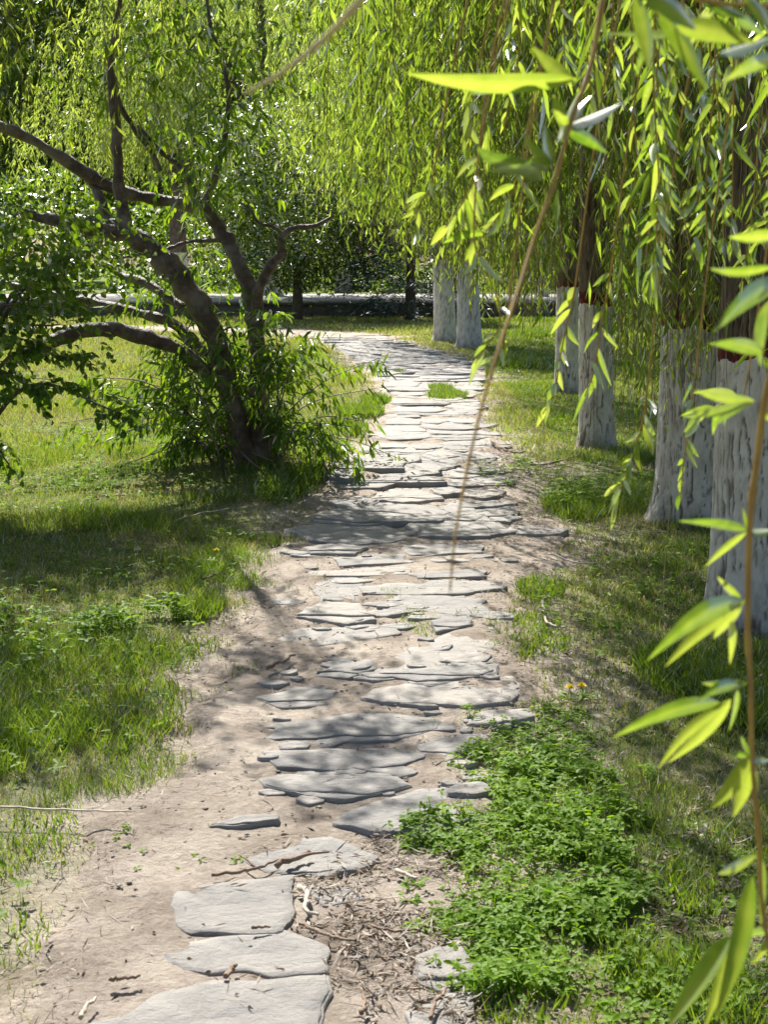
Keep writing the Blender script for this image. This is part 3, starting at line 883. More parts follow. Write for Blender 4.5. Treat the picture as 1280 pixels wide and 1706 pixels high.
# unseen foliage added above the frame to cast shade on the ground
# (made-up boughs that reach out overhead, placed along the sun's direction from the shade seen on the ground)
SUNV = np.array(sv)
def shade_bough(px, py, h, spread, n, frm):
    c = gp(px, py) + SUNV * (h / SUNV[2])
    q = spline([frm, (np.array(frm) + c) / 2 + [0, 0, .25], c], 14)
    gb = Geo(); tube(gb, q - tb, np.linspace(.011, .004, 14), 6, 0, .1)
    obj('limb', gb.mesh('limb', True), M['pbark'], lean_t)  # unseen limb added to carry the shade-casting foliage
    B = c + rng.normal(0, 1, (n, 3)) * np.array([spread[0], spread[1], .16])
    az = rng.random(n) * 6.28
    sprigs(g, gt, B - tb, np.stack([np.cos(az), np.sin(az), 0 * az], -1), 10, .34, .11, .028, .5, 0, .6)
top1 = at(205, -30, TD - .3); top2 = at(340, -60, TD + .4)
shade_bough(560, 893, 3.9, (.16, .20), 80, top2)
shade_bough(690, 900, 3.9, (.20, .16), 75, top2)
shade_bough(520, 870, 3.8, (.2, .2), 34, top2)
shade_bough(475, 1125, 3.7, (.08, .10), 34, top1)
shade_bough(600, 1215, 3.6, (.16, .05), 16, top1)
shade_bough(690, 1262, 3.6, (.10, .08), 12, top1)
shade_bough(640, 1330, 3.5, (.13, .03), 10, top1)
shade_bough(330, 890, 3.9, (.28, .26), 95, top2)
shade_bough(170, 920, 3.8, (.30, .22), 190, top1)
shade_bough(30, 950, 3.8, (.30, .22), 190, top1)
shade_bough(260, 985, 3.6, (.2, .1), 18, top1)
shade_bough(110, 1180, 3.4, (.12, .07), 14, top1)
crown = obj('crown', g, M['peach'], lean_t)  # visible foliage plus the clumps added overhead for shade
tag(obj('leafy_twigs', gt, M['pbark'], crown), kind='stuff')
# sucker shoots round the foot
for k in range(84):
    bx = rng.normal(405, 45); by = 800 + rng.normal(-8, 12)
    b = gp(bx, by); b[2] = float(hz(b[0], b[1]))
    ex = 375 + rng.normal(0, 125); ey = rng.uniform(545, 785)
    if k < 12: ex, ey = [(140, 628), (215, 680), (150, 745), (225, 790), (535, 590), (560, 735), (590, 755), (520, 560), (200, 720), (250, 640), (500, 700), (460, 545)][k]
    e = at(ex, ey, b[1] + rng.normal(-.15, .28))
    m = (b + e) / 2 + np.array([0, 0, .12 + .10 * rng.random()])
    q = spline([b, m, e], 12)
    gsh = Geo(); tube(gsh, q - tb, np.linspace(.007, .0025, 12), 5)
    so = obj('sucker_shoot', gsh.mesh('sucker_shoot', True), M['pbark'], lean_t)
    ni = 13
    ii = rng.integers(3, 12, ni)
    P = q[ii]
    T = unit(q[np.minimum(ii + 1, 11)] - q[ii - 1])
    g = Geo(); sprigs(g, None, P - tb, unit(T + .8 * rand_unit(ni)), 4, .15, .115, .023, .66, 1, .9)
    obj('foliage', g, M['peach'], so)

# ------------------------------------------------------------------ round-leaved shrub at the left edge
sb = np.array([-2.75, 8.3, 0]); sb[2] = float(hz(sb[0], sb[1]))
shrub = thing('round_leaved_shrub', 'shady shrub with small round leaves reaching in from the left edge', 'shrub', tuple(sb))
SD = 8.1
g, gt = Geo(), Geo()
ends = [(60, 400, 0), (120, 440, .1), (40, 500, -.1), (100, 540, 0), (20, 560, .2), (205, 690, -.1), (140, 600, 0), (60, 650, -.2), (15, 775, .1), (-80, 450, .3), (170, 400, .2), (-150, 560, 0)]
for ex, ey, dz in ends:
    e = at(ex, ey, SD + dz)
    m = (sb + e) / 2 + np.array([0, 0, .45])
    q = spline([sb + rng.normal(0, .05, 3) * [1, 1, 0], m, e], 16)
    gb = Geo(); tube(gb, q - sb, np.linspace(.022, .004, 16), 7, 0, .1)
    obj('stem', gb.mesh('stem', True), M['pbark'], shrub)
    thin = ey > 590
    npt = 22 if thin else 30
    ii = rng.integers(9 if thin else 6, 16, npt)
    P = q[ii] + rng.normal(0, .03 if thin else .16, (npt, 3))
    T = unit(q[np.minimum(ii + 1, 15)] - q[ii - 1])
    sprigs(g, gt, P - sb, unit(T + .7 * rand_unit(npt)), 6, .12 if thin else .22, .05, .040, .6, 1, .6, .45)
# body of the shrub outside the frame
n = 260
B = sb + np.column_stack([rng.normal(-.75, .35, n), rng.normal(0, .5, n), .8 + 2.1 * rng.random(n)])
sprigs(g, gt, B - sb, rand_unit(n), 7, .25, .055, .042, .4, 0, .6, .45)
B = blob_points([(70, 440, 120, 80, 44), (30, 390, 110, 50, 20), (130, 400, 80, 40, 16), (20, 550, 70, 50, 18), (5, 640, 40, 50, 10)], SD, .25)
sprigs(g, gt, B - sb, unit(rand_unit(len(B)) + [0, 0, -.3]), 7, .2, .05, .040, .6, 1, .6, .45)
cr = obj('crown', g, M['shrub'], shrub)
tag(obj('twigs', gt, M['pbark'], cr), kind='stuff')

# ------------------------------------------------------------------ far trees beyond the road
def crown_mesh(n, rx, rz, zc, size, clump=26, kind='round'):
    g = Geo()
    m = n // clump
    if kind == 'spruce':
        t = rng.random(m) ** .8
        a = rng.random(m) * 6.28
        z = zc * 2 * t + .6
        rr = rx * (1 - t) ** .9 * (.55 + .45 * rng.random(m))
        c = np.stack([np.cos(a) * rr, np.sin(a) * rr, z - .22 * rr], -1)
        outw = np.stack([np.cos(a), np.sin(a), -.35 + 0 * a], -1)
    else:
        d = rand_unit(m)
        rr = (.35 + .65 * rng.random(m) ** .5) * (.8 + .45 * vnoise(d[:, 0] * 2.2 + 5, d[:, 1] * 2.2, d[:, 2] * 2.2))
        c = d * rr[:, None] * np.array([rx, rx, rz]) + np.array([0, 0, zc])
        outw = d
    idx = np.repeat(np.arange(m), clump)
    k = len(idx)
    if kind == 'spruce':
        along = rng.random(k)[:, None] * 1.3 - .5
        off = outw[idx] * along + rng.normal(0, .10, (k, 3)) * [1.6, 1.6, .5]
        dirs = unit(outw[idx] + .8 * rng.normal(size=(k, 3)) * [1, 1, .5])
    else:
        off = rng.normal(0, .42, (k, 3)) * [1.2, 1.2, .8]
        dirs = unit(rand_unit(k) + [0, 0, -.5])
    nr = unit(rand_unit(k) + [0, 0, .7])
    tt = np.clip(.5 + .5 * (rng.random(m) - .5)[idx] + .4 * (rng.random(k) - .5), 0, 1)
    leaf_batch(g, c[idx] + off, dirs, nr, size * (.6 + .7 * rng.random(k)), size * (.16 if kind == 'spruce' else .42) * (.7 + .5 * rng.random(k)), tt, 0, .1)
    return g
protos = {}
def far_tree(px, dist, label, kind, scale=1.0, mat='dark_tree', rot=0, trunk_r=.22, base_z=None, name='broadleaf_tree', group='trees beyond the road'):
    x = (px - 640) / FPX * dist
    z = float(hz(x, dist)) if base_z is None else base_z
    root = thing(name, label, 'tree', (x, dist, z), group)
    root.rotation_euler = (0, 0, rot)
    root.scale = (scale,) * 3
    if kind not in protos:
        gt = Geo()
        H = {'round': 7, 'tall': 11, 'spruce': 11.5, 'willowy': 8}[kind]
        q = spline([(0, 0, -.2), (.05, .02, H * .3), (-.06, .05, H * .7), (0, 0, H)], 16)
        tube(gt, q, np.linspace(.30, .06, 16), 10, .3, .15)
        mt = gt.mesh('trunk', True); mt.materials.append(M['bark'])
        g = {'round': lambda: crown_mesh(25000, 4.6, 4.6, 6.2, .27), 'tall': lambda: crown_mesh(32000, 4.4, 7.4, 9.0, .29),
             'spruce': lambda: crown_mesh(26000, 3.6, 1, 6.2, .34, 26, 'spruce'), 'willowy': None}[kind]()
        mc = g.mesh('crown')
        protos[kind] = (mt, mc)
    mt, mc = protos[kind]
    obj('trunk', mt, None, root)
    o = obj('crown', mc, None, root)
    if not mc.materials: mc.materials.append(M[mat])
    o.material_slots[0].link = 'OBJECT'
    o.material_slots[0].material = M[mat]
    return root
far_tree(497, 37.6, 'dark slender trunked tree before the low wall, right of the leaning tree', 'round', .55, 'dark_tree', 1.0, name='broadleaf_tree', group='trees before the low wall')
far_tree(683, 37.9, 'dark spruce before the low wall, its trunk left of the far willow pair', 'spruce', .55, 'spruce', 0.4, name='spruce_tree', group='trees before the low wall')
far_tree(590, 60, 'blue green spruce behind the stone post', 'spruce', .72, 'spruce', 2.2, name='spruce_tree')
far_tree(430, 61, 'dark spruce beyond the road behind the leaning tree limbs', 'spruce', .62, 'spruce', 4.0, name='spruce_tree')
tl = [(760, 'tall leafy tree beyond the road behind the far willow pair'), (930, 'tall leafy tree beyond the road behind the banded willow'), (1090, 'tall leafy tree beyond the road behind the right-hand trunks'),
      (1250, 'tall leafy tree beyond the road at the right edge'), (280, 'tall pale leafy tree beyond the road behind the leaning tree'), (120, 'tall leafy tree beyond the road behind the left shrub'), (-40, 'tall leafy tree beyond the road at the left edge'), (1420, 'tall leafy tree beyond the road past the right edge'), (520, 'tall leafy tree standing behind the two far spruces')]
for i, (px, lab) in enumerate(tl):
    far_tree(px, 79 + 3.5 * (i % 3), lab, 'tall' if i % 2 == 0 else 'round', (1.45 if i % 2 == 0 else 2.05) + .05 * (i % 3), 'far_willow' if px in (280, 120, 930, -40, 520, 760) else 'dark_tree', 1.3 * i)
# hedge along the far side of the road
g = Geo()
n = 30000
hx = rng.uniform(-26, 26, n); hy = 52.6 + rng.normal(0, .6, n); hh = rng.random(n) ** .8 * (2.6 + 2.6 * vnoise(hx * .5, 3.3))
leaf_batch(g, np.stack([hx, hy, .42 + hh], -1), rand_unit(n), rand_unit(n), .2 + .12 * rng.random(n), .12, np.clip(rng.random(n) * .8 + .3 * vnoise(hx * .9, hh * 2), 0, 1), 0)
hedge = tag(obj('hedge', g, M['shrub']), 'unclipped leafy green hedge along the far side of the road', 'hedge')

# ------------------------------------------------------------------ grass, clover, litter
def inpoly(px, py, poly):
    poly = np.asarray(poly, float)
    c = np.zeros(len(px), bool)
    j = len(poly) - 1
    for i in range(len(poly)):
        xi, yi = poly[i]; xj, yj = poly[j]
        c ^= ((yi > py) != (yj > py)) & (px < (xj - xi) * (py - yi) / (yj - yi + 1e-12) + xi)
        j = i
    return c
CLOVER = [gp(*q)[:2] for q in [(800, 1210), (880, 1180), (1010, 1185), (1045, 1300), (1040, 1450), (1070, 1540), (1050, 1660), (960, 1700), (820, 1700), (735, 1610), (715, 1540), (775, 1450), (640, 1400), (690, 1370), (775, 1340)]]
BARE = [gp(*q)[:2] for q in [(800, 745), (900, 720), (1060, 745), (1060, 800), (960, 850), (860, 920), (780, 900)]]
ISLAND = [gp(*q)[:2] for q in [(715, 650), (735, 632), (770, 640), (780, 672), (745, 688), (715, 680)]]
LITTER = [gp(*q)[:2] for q in [(500, 1470), (600, 1440), (740, 1400), (790, 1500), (720, 1560), (790, 1640), (700, 1706), (540, 1790), (530, 1600)]]
LITTER2 = [gp(*q)[:2] for q in [(1040, 1370), (1250, 1340), (1290, 1560), (1150, 1600), (1050, 1540)]]

def grass(bins):
    g = Geo()
    for d0, d1, cnt, h, wv in bins:
        y = np.sqrt(d0**2 + (d1**2 - d0**2) * rng.random(cnt))
        half = 640 / FPX * y + 1.1
        x = (rng.random(cnt) * 2 - 1) * half
        sd = side(x, y)
        px, py = proj(np.stack([x, y, 0 * x], -1))
        isl = inpoly(x, y, ISLAND)
        patch = fbm(x * 1.4 + 9, y * 1.4, 0, 3)
        fine = vnoise(x * 6, y * 6, 2)
        dens = sstep(-.12, .30, sd + .45 * (fine - .5)) * (.38 + .62 * sstep(.36, .56, patch + .22 * (fine - .5)))
        dens = np.where((x < -.4) & (y < 3.6), dens * .55, dens)
        dens = np.where((x > .2) & (y < 5), np.maximum(dens, .65 * sstep(-.05, .2, sd)), dens)
        dens = np.where(inpoly(x, y, BARE), dens * .18, dens)
        dens = np.where(inpoly(x, y, CLOVER), dens * .35, dens)
        dens = np.where(inpoly(x, y, LITTER2), dens * .35, dens)
        dens = np.where((y > 10.5) & (sd < 8), np.maximum(dens, .8 * sstep(0, .25, sd)), dens)
        dens = np.where(isl, 1, dens)
        dens = np.where((sd < 0) & ~isl & (y < 12), np.maximum(dens, .10 * (fine > .70) * sstep(-.45, -.05, sd)), dens)
        ok = (rng.random(cnt) < dens) & (y < WALL_Y - .1)
        x, y, patch, fine, isl, sd = x[ok], y[ok], patch[ok], fine[ok], isl[ok], sd[ok]
        n = len(x)
        z = hz(x, y) - .004
        big = sstep(.42, .65, patch)
        H = h * (.45 + .75 * rng.random(n)) * (.65 + .75 * big) * np.where(sd < .25, .8, 1)
        az = rng.random(n) * 6.28
        lean = (.25 + .75 * rng.random(n)) * H
        base = np.stack([x, y, z], -1)
        o = np.stack([np.cos(az), np.sin(az), 0 * az], -1)
        s = np.stack([-np.sin(az), np.cos(az), 0 * az], -1)
        tw = rng.random(n) * 6.28
        s = np.stack([np.cos(tw), np.sin(tw), 0 * tw], -1)
        W = wv * (.6 + .7 * rng.random(n))
        mid = base + o * (lean * .3)[:, None]; mid[:, 2] += H * .62
        tip = base + o * lean[:, None]; tip[:, 2] += H
        V = np.stack([base - s * (W * .5)[:, None], base + s * (W * .5)[:, None], mid + s * (W * .42)[:, None], mid - s * (W * .42)[:, None], tip], 1)
        k = np.arange(n)[:, None] * (5 if d0 < 6.5 else 3)
        dry = rng.random(n) < (.06 + .26 * (1 - big)) * np.where(y > 9, .6, 1)
        tint = np.where(dry, .78 + .22 * rng.random(n), .15 + .5 * rng.random(n) * (1.15 - .4 * big) + .12 * fine)
        far = sstep(9, 13, y)
        tint = np.where(dry, tint - .10 * far, tint + .22 * far * (x < 1.5) + .05 * far)
        if d0 < 6.5:
            g.add(V.reshape(-1, 3), [k + np.array([0, 1, 2, 3]), k + np.array([3, 2, 4])], np.repeat(tint, 5))
        else:
            V = np.stack([base - s * (W * .6)[:, None], base + s * (W * .6)[:, None], tip], 1)
            g.add(V.reshape(-1, 3), k + np.array([0, 1, 2]), np.repeat(tint, 3))
    return g
gr = obj('grass', grass([(2.2, 4.2, 125000, .046, .0025), (4.2, 7, 150000, .056, .0038), (7, 11, 150000, .07, .0055), (11, 18, 150000, .058, .009), (18, 28, 100000, .065, .016), (28, 39.4, 60000, .08, .028)]), M['grass'])
tag(gr, 'short uneven grass with straw-dry patches covering the lawn', 'grass', kind='stuff')

def tufts(spots):
    g = Geo()
    for px, py, rpx, n, h in spots:
        c = gp(px, py); rm = rpx * c[1] / FPX
        a = rng.random(n) * 6.28; rr = np.sqrt(rng.random(n))
        x = c[0] + np.cos(a) * rr * rm; y = c[1] + np.sin(a) * rr * rm * 2.2
        k = rng.random(n) < .3 + .7 * vnoise(x * 6, y * 6, 3); x, y = x[k], y[k]; m = len(x)
        H = h * (.4 + .8 * rng.random(m)); az = rng.random(m) * 6.28
        d = np.stack([np.cos(az) * .5, np.sin(az) * .5, np.ones(m)], -1)
        leaf_batch(g, np.stack([x, y, hz(x, y)], -1), d, rand_unit(m) * [1, 1, .2], H, .0035 + .0006 * c[1], np.clip(.22 + .4 * rng.random(m), 0, 1), 0, .2, .3)
    return g
tag(obj('grass_tufts', tufts([(745, 662, 34, 2600, .10), (735, 650, 20, 1200, .10), (690, 1040, 30, 500, .04), (655, 995, 22, 260, .04), (712, 1056, 22, 300, .04), (600, 690, 40, 2200, .11), (570, 720, 40, 2200, .11), (625, 670, 26, 1500, .11), (665, 622, 10, 300, .07),
                              (880, 1060, 70, 1300, .045), (1130, 1130, 70, 2400, .09), (1220, 1180, 60, 1800, .09), (220, 1200, 90, 1500, .07), (60, 1230, 90, 1500, .08), (330, 1020, 45, 1300, .07), (860, 610, 40, 2200, .16), (890, 560, 40, 1800, .18),
                              (470, 830, 50, 1600, .10), (520, 815, 30, 900, .1), (30, 1570, 50, 160, .04), (50, 1400, 80, 420, .045), (1060, 1610, 60, 900, .06), (1190, 1660, 80, 1100, .07), (900, 1720, 110, 900, .05), (1150, 1480, 50, 500, .07), (900, 985, 40, 900, .06), (960, 850, 50, 1800, .11)]), M['grass']),
    'fresh green grass tufts along the path edges and verges', 'grass', kind='stuff')

def trifoliate(g, x, y, hmax, size, t0):
    n = len(x)
    z = hz(x, y)
    h = hmax * (.25 + .75 * rng.random(n))
    top = np.stack([x + rng.normal(0, .012, n), y + rng.normal(0, .012, n), z + h], -1)
    a0 = rng.random(n) * 6.28
    tin = np.clip(t0 + .5 * (rng.random(n) - .4), 0, 1)
    up = unit(np.stack([rng.normal(0, .35, n), rng.normal(0, .35, n), np.ones(n)], -1))
    for k in range(3):
        a = a0 + k * 2.094
        d = np.stack([np.cos(a), np.sin(a), .25 * rng.normal(size=n)], -1)
        leaf_batch(g, top, d, up, size * (.7 + .6 * rng.random(n)), size * .62, tin, 1, .08, .5)
    # stalk
    b = np.stack([x, y, z - .01], -1)
    s = np.stack([np.cos(a0), np.sin(a0), 0 * a0], -1) * .0011
    V = np.stack([b - s, b + s, top + s, top - s], 1)
    g.add(V.reshape(-1, 3), np.arange(n)[:, None] * 4 + np.arange(4), np.repeat(tin * .6, 4))

def sample_poly(poly, n, soft=.06):
    P = np.array(poly)
    lo, hi = P.min(0) - soft, P.max(0) + soft
    x = rng.uniform(lo[0], hi[0], n); y = rng.uniform(lo[1], hi[1], n)
    k = inpoly(x + soft * 2 * (fbm(x * 7, y * 7) - .5) * 2, y + soft * 2 * (fbm(x * 7 + 30, y * 7) - .5) * 2, P)
    return x[k], y[k]
g = Geo()
x, y = sample_poly(CLOVER, 21000, .10)
hm = .016 + .048 * sstep(.2, .7, fbm(x * 5, y * 5, 7)) + .03 * (rng.random(len(x)) < .06)
keep = rng.random(len(x)) < .25 + .75 * sstep(.34, .52, fbm(x * 5 + 2, y * 5, 1))
trifoliate(g, x[keep], y[keep], hm[keep], .012 + .011 * fbm(x[keep] * 4, y[keep] * 4, 3), .35 + .4 * fbm(x[keep] * 3 + 8, y[keep] * 3, 2))
tag(obj('clover_patch', g, M['clover']), 'dense low green clover patch beside the path, lower right', 'ground cover', kind='stuff')
g = Geo()
WEED1 = [gp(*q)[:2] for q in [(60, 1070), (150, 1035), (250, 1045), (260, 1080), (180, 1115), (70, 1110)]]
WEED2 = [gp(*q)[:2] for q in [(-60, 1040), (30, 1030), (60, 1080), (40, 1140), (-60, 1150)]]
WEED3 = [gp(*q)[:2] for q in [(150, 1455), (170, 1435), (255, 1450), (265, 1462), (200, 1475)]]
WEED4 = [gp(*q)[:2] for q in [(820, 800), (900, 785), (1000, 800), (1010, 850), (930, 850)]]
for wp, nn, hm, sz in (([gp(*q)[:2] for q in [(780, 1660), (1000, 1640), (1200, 1560), (1290, 1650), (1290, 1800), (780, 1800)]], 1500, .05, .018), (WEED1, 1500, .11, .030), (WEED2, 1300, .12, .03), (WEED3, 500, .035, .013), (WEED4, 1600, .12, .03)):
    x, y = sample_poly(wp, int(nn * 1.6), .22)
    kk = rng.random(len(x)) < .1 + .9 * sstep(.4, .6, fbm(x * 3.5, y * 3.5, 8)); x, y = x[kk], y[kk]
    trifoliate(g, x, y, hm, sz, .6)
# scattered broad-leaved weeds over both verges
n = 12000
y = np.sqrt(2.3**2 + (13**2 - 2.3**2) * rng.random(n)); x = (rng.random(n) * 2 - 1) * (640 / FPX * y + .9)
k = (side(x, y) > .12) & (fbm(x * 2.3 + 4, y * 2.3, 5) > .52) & ~inpoly(x, y, BARE)
trifoliate(g, x[k], y[k], .07, .024, .45)
tag(obj('weeds', g, M['clover']), 'scattered broad-leaved weeds growing in the grass on both verges', 'weeds', kind='stuff')

# dry leaves, straw and twig bits
g = Geo()
def litter(x, y, size, asp=.3, t0=.5, lift=.012, tspread=.9):
    n = len(x)
    a = rng.random(n) * 6.28
    z = hz(x, y) + np.where(side(x, y) < 0, .022, .0) + lift * rng.random(n)
    d = np.stack([np.cos(a), np.sin(a), .22 * rng.normal(size=n)], -1)
    up = unit(np.stack([rng.normal(0, .5, n), rng.normal(0, .5, n), np.ones(n)], -1))
    leaf_batch(g, np.stack([x, y, z], -1), d, up, size * (.4 + 1.0 * rng.random(n)), size * asp * (.5 + rng.random(n)), np.clip(t0 + tspread * (rng.random(n) - .5), 0, 1), 0, .15 * rng.normal(size=(n, 1)))
x, y = sample_poly(LITTER, 3600, .2); litter(x, y, .030, .20, .38, .02)
x, y = sample_poly(LITTER, 3600, .2); litter(x, y, .065, .05, .42, .022)
x, y = sample_poly(LITTER2, 2200, .15); litter(x, y, .035, .2, .42, .02)
x, y = sample_poly(BARE, 3000); litter(x, y, .06, .10, .35, .02)
n = 30000
y = np.sqrt(2.2**2 + (13**2 - 2.2**2) * rng.random(n)); x = (rng.random(n) * 2 - 1) * (640 / FPX * y + .6)
k = (side(x, y) > -.10) & (rng.random(n) < .25 + .75 * (fbm(x * 2 + 1, y * 2, 9) > .47)); litter(x[k], y[k], .05, .05, .58, .03)
n = 60000
y = np.sqrt(2.2**2 + (8.5**2 - 2.2**2) * rng.random(n)); x = (rng.random(n) * 2 - 1) * (640 / FPX * y + .6)
k = (side(x, y) > -.06) & (rng.random(n) < .15 + .85 * (fbm(x * 2.6 + 1, y * 2.6, 9) > .45)); litter(x[k], y[k], .045, .035, .55, .018)
k = (side(x, y) > -.06) & (rng.random(n) < .22) & (x > 0); litter(x[k], y[k], .022, .3, .35, .02)
n = 9000
y = np.sqrt(2.2**2 + (11**2 - 2.2**2) * rng.random(n)); x = (rng.random(n) * 2 - 1) * .8 + .0
k = (side(x, y) < .05) & (vnoise(x * 4, y * 4, 6) > .35); litter(x[k], y[k], .020, .28, .40, .006)
k = (side(x, y) < .05) & (rng.random(n) < .13); litter(x[k], y[k], .06, .06, .30, .008)
tag(obj('leaf_litter', g, M['litter']), 'dry leaves, straw and small twig bits strewn over path and verges', 'litter', kind='stuff')

# crumbs of slate and small pebbles on the soil
g = Geo()
n = 2600
y = np.sqrt(2.2**2 + (14**2 - 2.2**2) * rng.random(n)); l, r = path_lr(y); x = l + (r - l) * rng.random(n)
k = vnoise(x * 5, y * 5, 3) > .38
x, y = x[k], y[k]; n = len(x)
r_ = .002 + .008 * rng.random(n) ** 3
oct_ = np.array([[1, 0, 0], [0, 1, 0], [-1, 0, 0], [0, -1, 0], [0, 0, .4], [0, 0, -.4]], float)
V = np.stack([x, y, hz(x, y) + .022 + r_ * .2], -1)[:, None] + oct_[None] * r_[:, None, None] * (.6 + .8 * rng.random((n, 6, 1)))
f = np.array([[0, 1, 4], [1, 2, 4], [2, 3, 4], [3, 0, 4], [1, 0, 5], [2, 1, 5], [3, 2, 5], [0, 3, 5]])
g.add(V.reshape(-1, 3), (np.arange(n)[:, None, None] * 6 + f[None]).reshape(-1, 3))
tag(obj('slate_crumbs', g, M['slate']), 'small slate chips and pebbles lying on the path soil', 'pebbles', kind='stuff')

g = Geo()
n = 11000
y = np.sqrt(2.2**2 + (11**2 - 2.2**2) * rng.random(n)); l, r = path_lr(y); x = l - .1 + (r - l + .2) * rng.random(n)
k = vnoise(x * 6, y * 6, 9) > .42
x, y = x[k], y[k]; n = len(x)
r_ = .0015 + .007 * rng.random(n) ** 3
V = np.stack([x, y, hz(x, y) + .021 + r_ * .2], -1)[:, None] + oct_[None] * r_[:, None, None] * (.6 + .8 * rng.random((n, 6, 1)))
g.add(V.reshape(-1, 3), (np.arange(n)[:, None, None] * 6 + f[None]).reshape(-1, 3))
tag(obj('soil_crumbs', g, M['soil']), 'loose crumbs of dry pale soil on the path', 'soil', kind='stuff')

# ------------------------------------------------------------------ fallen sticks
def stick(pts, r, label, mat='stick', name='fallen_stick', lift=.02, fork=None):
    P = []
    for (x, y) in pts:
        q = gp(x, y, .03); q[2] = float(hz(q[0], q[1])) + lift + r + (.02 if float(side(q[0], q[1])) < 0 else 0)
        P.append(q)
    P = np.array(P)
    c = P.mean(0)
    q = spline(P, 14) + rng.normal(0, r * .35, (14, 3))
    o = thing(name, label, 'stick', tuple(c))
    g = Geo(); tube(g, q - c, r * np.linspace(1, .55, 14), 7, 0, .25); obj('stem', g.mesh('stem', True), M[mat], o)
    if fork:
        i, dx, dy = fork
        e = q[i] + np.array([dx, dy, .01])
        g = Geo(); tube(g, spline([q[i], (q[i] + e) / 2 + [0, 0, .006], e], 6) - c, r * np.linspace(.6, .3, 6), 6); obj('side_twig', g.mesh('side_twig', True), M[mat], o)
    return o
stick([(460, 1440), (485, 1428), (518, 1416)], .0095, 'short thick brown stick lying across a flagstone', fork=(4, .10, .03))
stick([(353, 1456), (400, 1446), (430, 1440), (462, 1428)], .0055, 'thin brown stick just left of the short thick stick', fork=(8, -.05, .06))
stick([(-20, 1361), (60, 1363), (140, 1366), (216, 1374)], .004, 'long straight pale twig lying in grass at the left edge', 'pale_stick', lift=.05)
stick([(500, 1472), (512, 1490), (508, 1512), (530, 1522)], .007, 'pale curved stick beside the squarest flagstone', 'pale_stick')
stick([(905, 1003), (908, 1030), (918, 1042), (945, 1048)], .007, 'bleached hook-shaped stick in the grass right of the path', 'pale_stick', lift=.03)
stick([(818, 737), (832, 748), (850, 752), (872, 754)], .011, 'dark curved stick on bare soil left of the banded willow')
stick([(860, 772), (895, 775), (935, 768), (965, 760)], .008, 'long brown stick on the bare soil before the banded willow', fork=(6, .2, .2))
stick([(136, 1702), (144, 1685), (160, 1668)], .005, 'crooked pale twig on soil in the lower left corner', 'pale_stick')
stick([(374, 1629), (384, 1618), (393, 1607)], .006, 'stubby dark stick between the two lowest flagstones')
stick([(184, 1639), (210, 1636), (233, 1631)], .005, 'flat dark stick on the soil at lower left')
stick([(718, 1700), (726, 1675), (746, 1648)], .005, 'slender grey twig leaning over the lower right flagstone')
stick([(445, 1117), (468, 1106), (492, 1092)], .008, 'dark stick in the shadow patch on the path')
stick([(290, 872), (330, 862), (382, 853)], .007, 'long bleached stick in the grass before the leaning tree', 'pale_stick', lift=.03)
stick([(-10, 766), (25, 766), (62, 769)], .010, 'bleached stick on the sunny lawn at the left edge', 'pale_stick', lift=.03)
stick([(660, 1440), (678, 1448), (694, 1456)], .006, 'short pale stick in the litter left of the clover', 'pale_stick')
stick([(500, 1535), (530, 1548), (560, 1560), (590, 1566)], .005, 'long thin twig in the litter right of the squarest flagstone')
stick([(620, 1542), (660, 1550), (700, 1545)], .004, 'thin reddish twig in the middle of the litter')
stick([(600, 1690), (608, 1670), (604, 1650)], .005, 'brown twig pointing up in the litter at the bottom', )
stick([(915, 925), (960, 935), (1000, 938)], .006, 'pale twig in sparse grass right of the shaded path stretch', 'pale_stick', lift=.02)
stick([(1020, 905), (1060, 898), (1110, 896)], .004, 'thin grey stem lying in the grass before the half hidden willow', 'pale_stick', lift=.06)
stick([(340, 965), (360, 958), (382, 955)], .007, 'grey stick in the shaded grass left of the path')
stick([(420, 1545), (450, 1541)], .004, 'tiny twig in the gap below the squarest flagstone')

# dandelions
def dandelion(px, py, h, label):
    p = gp(px, py, h); z = float(hz(p[0], p[1]))
    o = thing('dandelion', label, 'flower', (p[0], p[1], z), 'dandelions in the grass')
    g = Geo(); tube(g, spline([(0, 0, -.01), (.006, 0, h * .5), (0, 0, h)], 6), .0016, 6); obj('stem', g.mesh('stem', True), M['clover'], o)
    n = 70
    a = rng.random(n) * 6.28; e = rng.random(n) ** .6
    d = np.stack([np.cos(a) * e, np.sin(a) * e, .75 - .55 * e], -1)
    g = Geo(); leaf_batch(g, np.tile([[0, 0, h]], (n, 1)), d, np.tile([[0, 0, 1.0]], (n, 1)) + .2 * rand_unit(n), .019, .005, rng.random(n), 0, .0, .6); obj('flower_head', g, M['petal'], o)
    for k in range(5):
        a = k * 1.26 + rng.random()
        g = Geo(); leaf_batch(g, np.array([[0, 0, .005]]), np.array([[np.cos(a), np.sin(a), .35]]), np.array([[0, 0, 1.0]]), .075, .017, np.array([.5]), 1, .25, .6); obj('leaf', g, M['clover'], o)
dandelion(970, 1140, .045, 'yellow dandelion above the clover, right one of the close pair')
dandelion(950, 1141, .045, 'yellow dandelion above the clover, left one of the close pair')
dandelion(360, 922, .05, 'lone yellow dandelion in the grass left of the path')

# dry upright stalks at the right
def stalk(pts, D, label):
    P = np.array([at(x, y, D) for x, y in pts]); b = gp(*pts[-1]); 
    o = thing('dry_stalk', label, 'stalk', (P[-1][0], P[-1][1], max(0, P[-1][2])))
    g = Geo(); tube(g, spline(P, 10) - np.array(o.location), np.linspace(.0012, .0024, 10), 5); obj('stem', g.mesh('stem', True), M['straw_twig'], o)
dd = gp(1104, 1060)[1]
stalk([(1118, 800), (1114, 880), (1107, 960), (1106, 1030), (1104, 1062)], dd, 'thin upright dry stalk in the grass before the thickest willow')

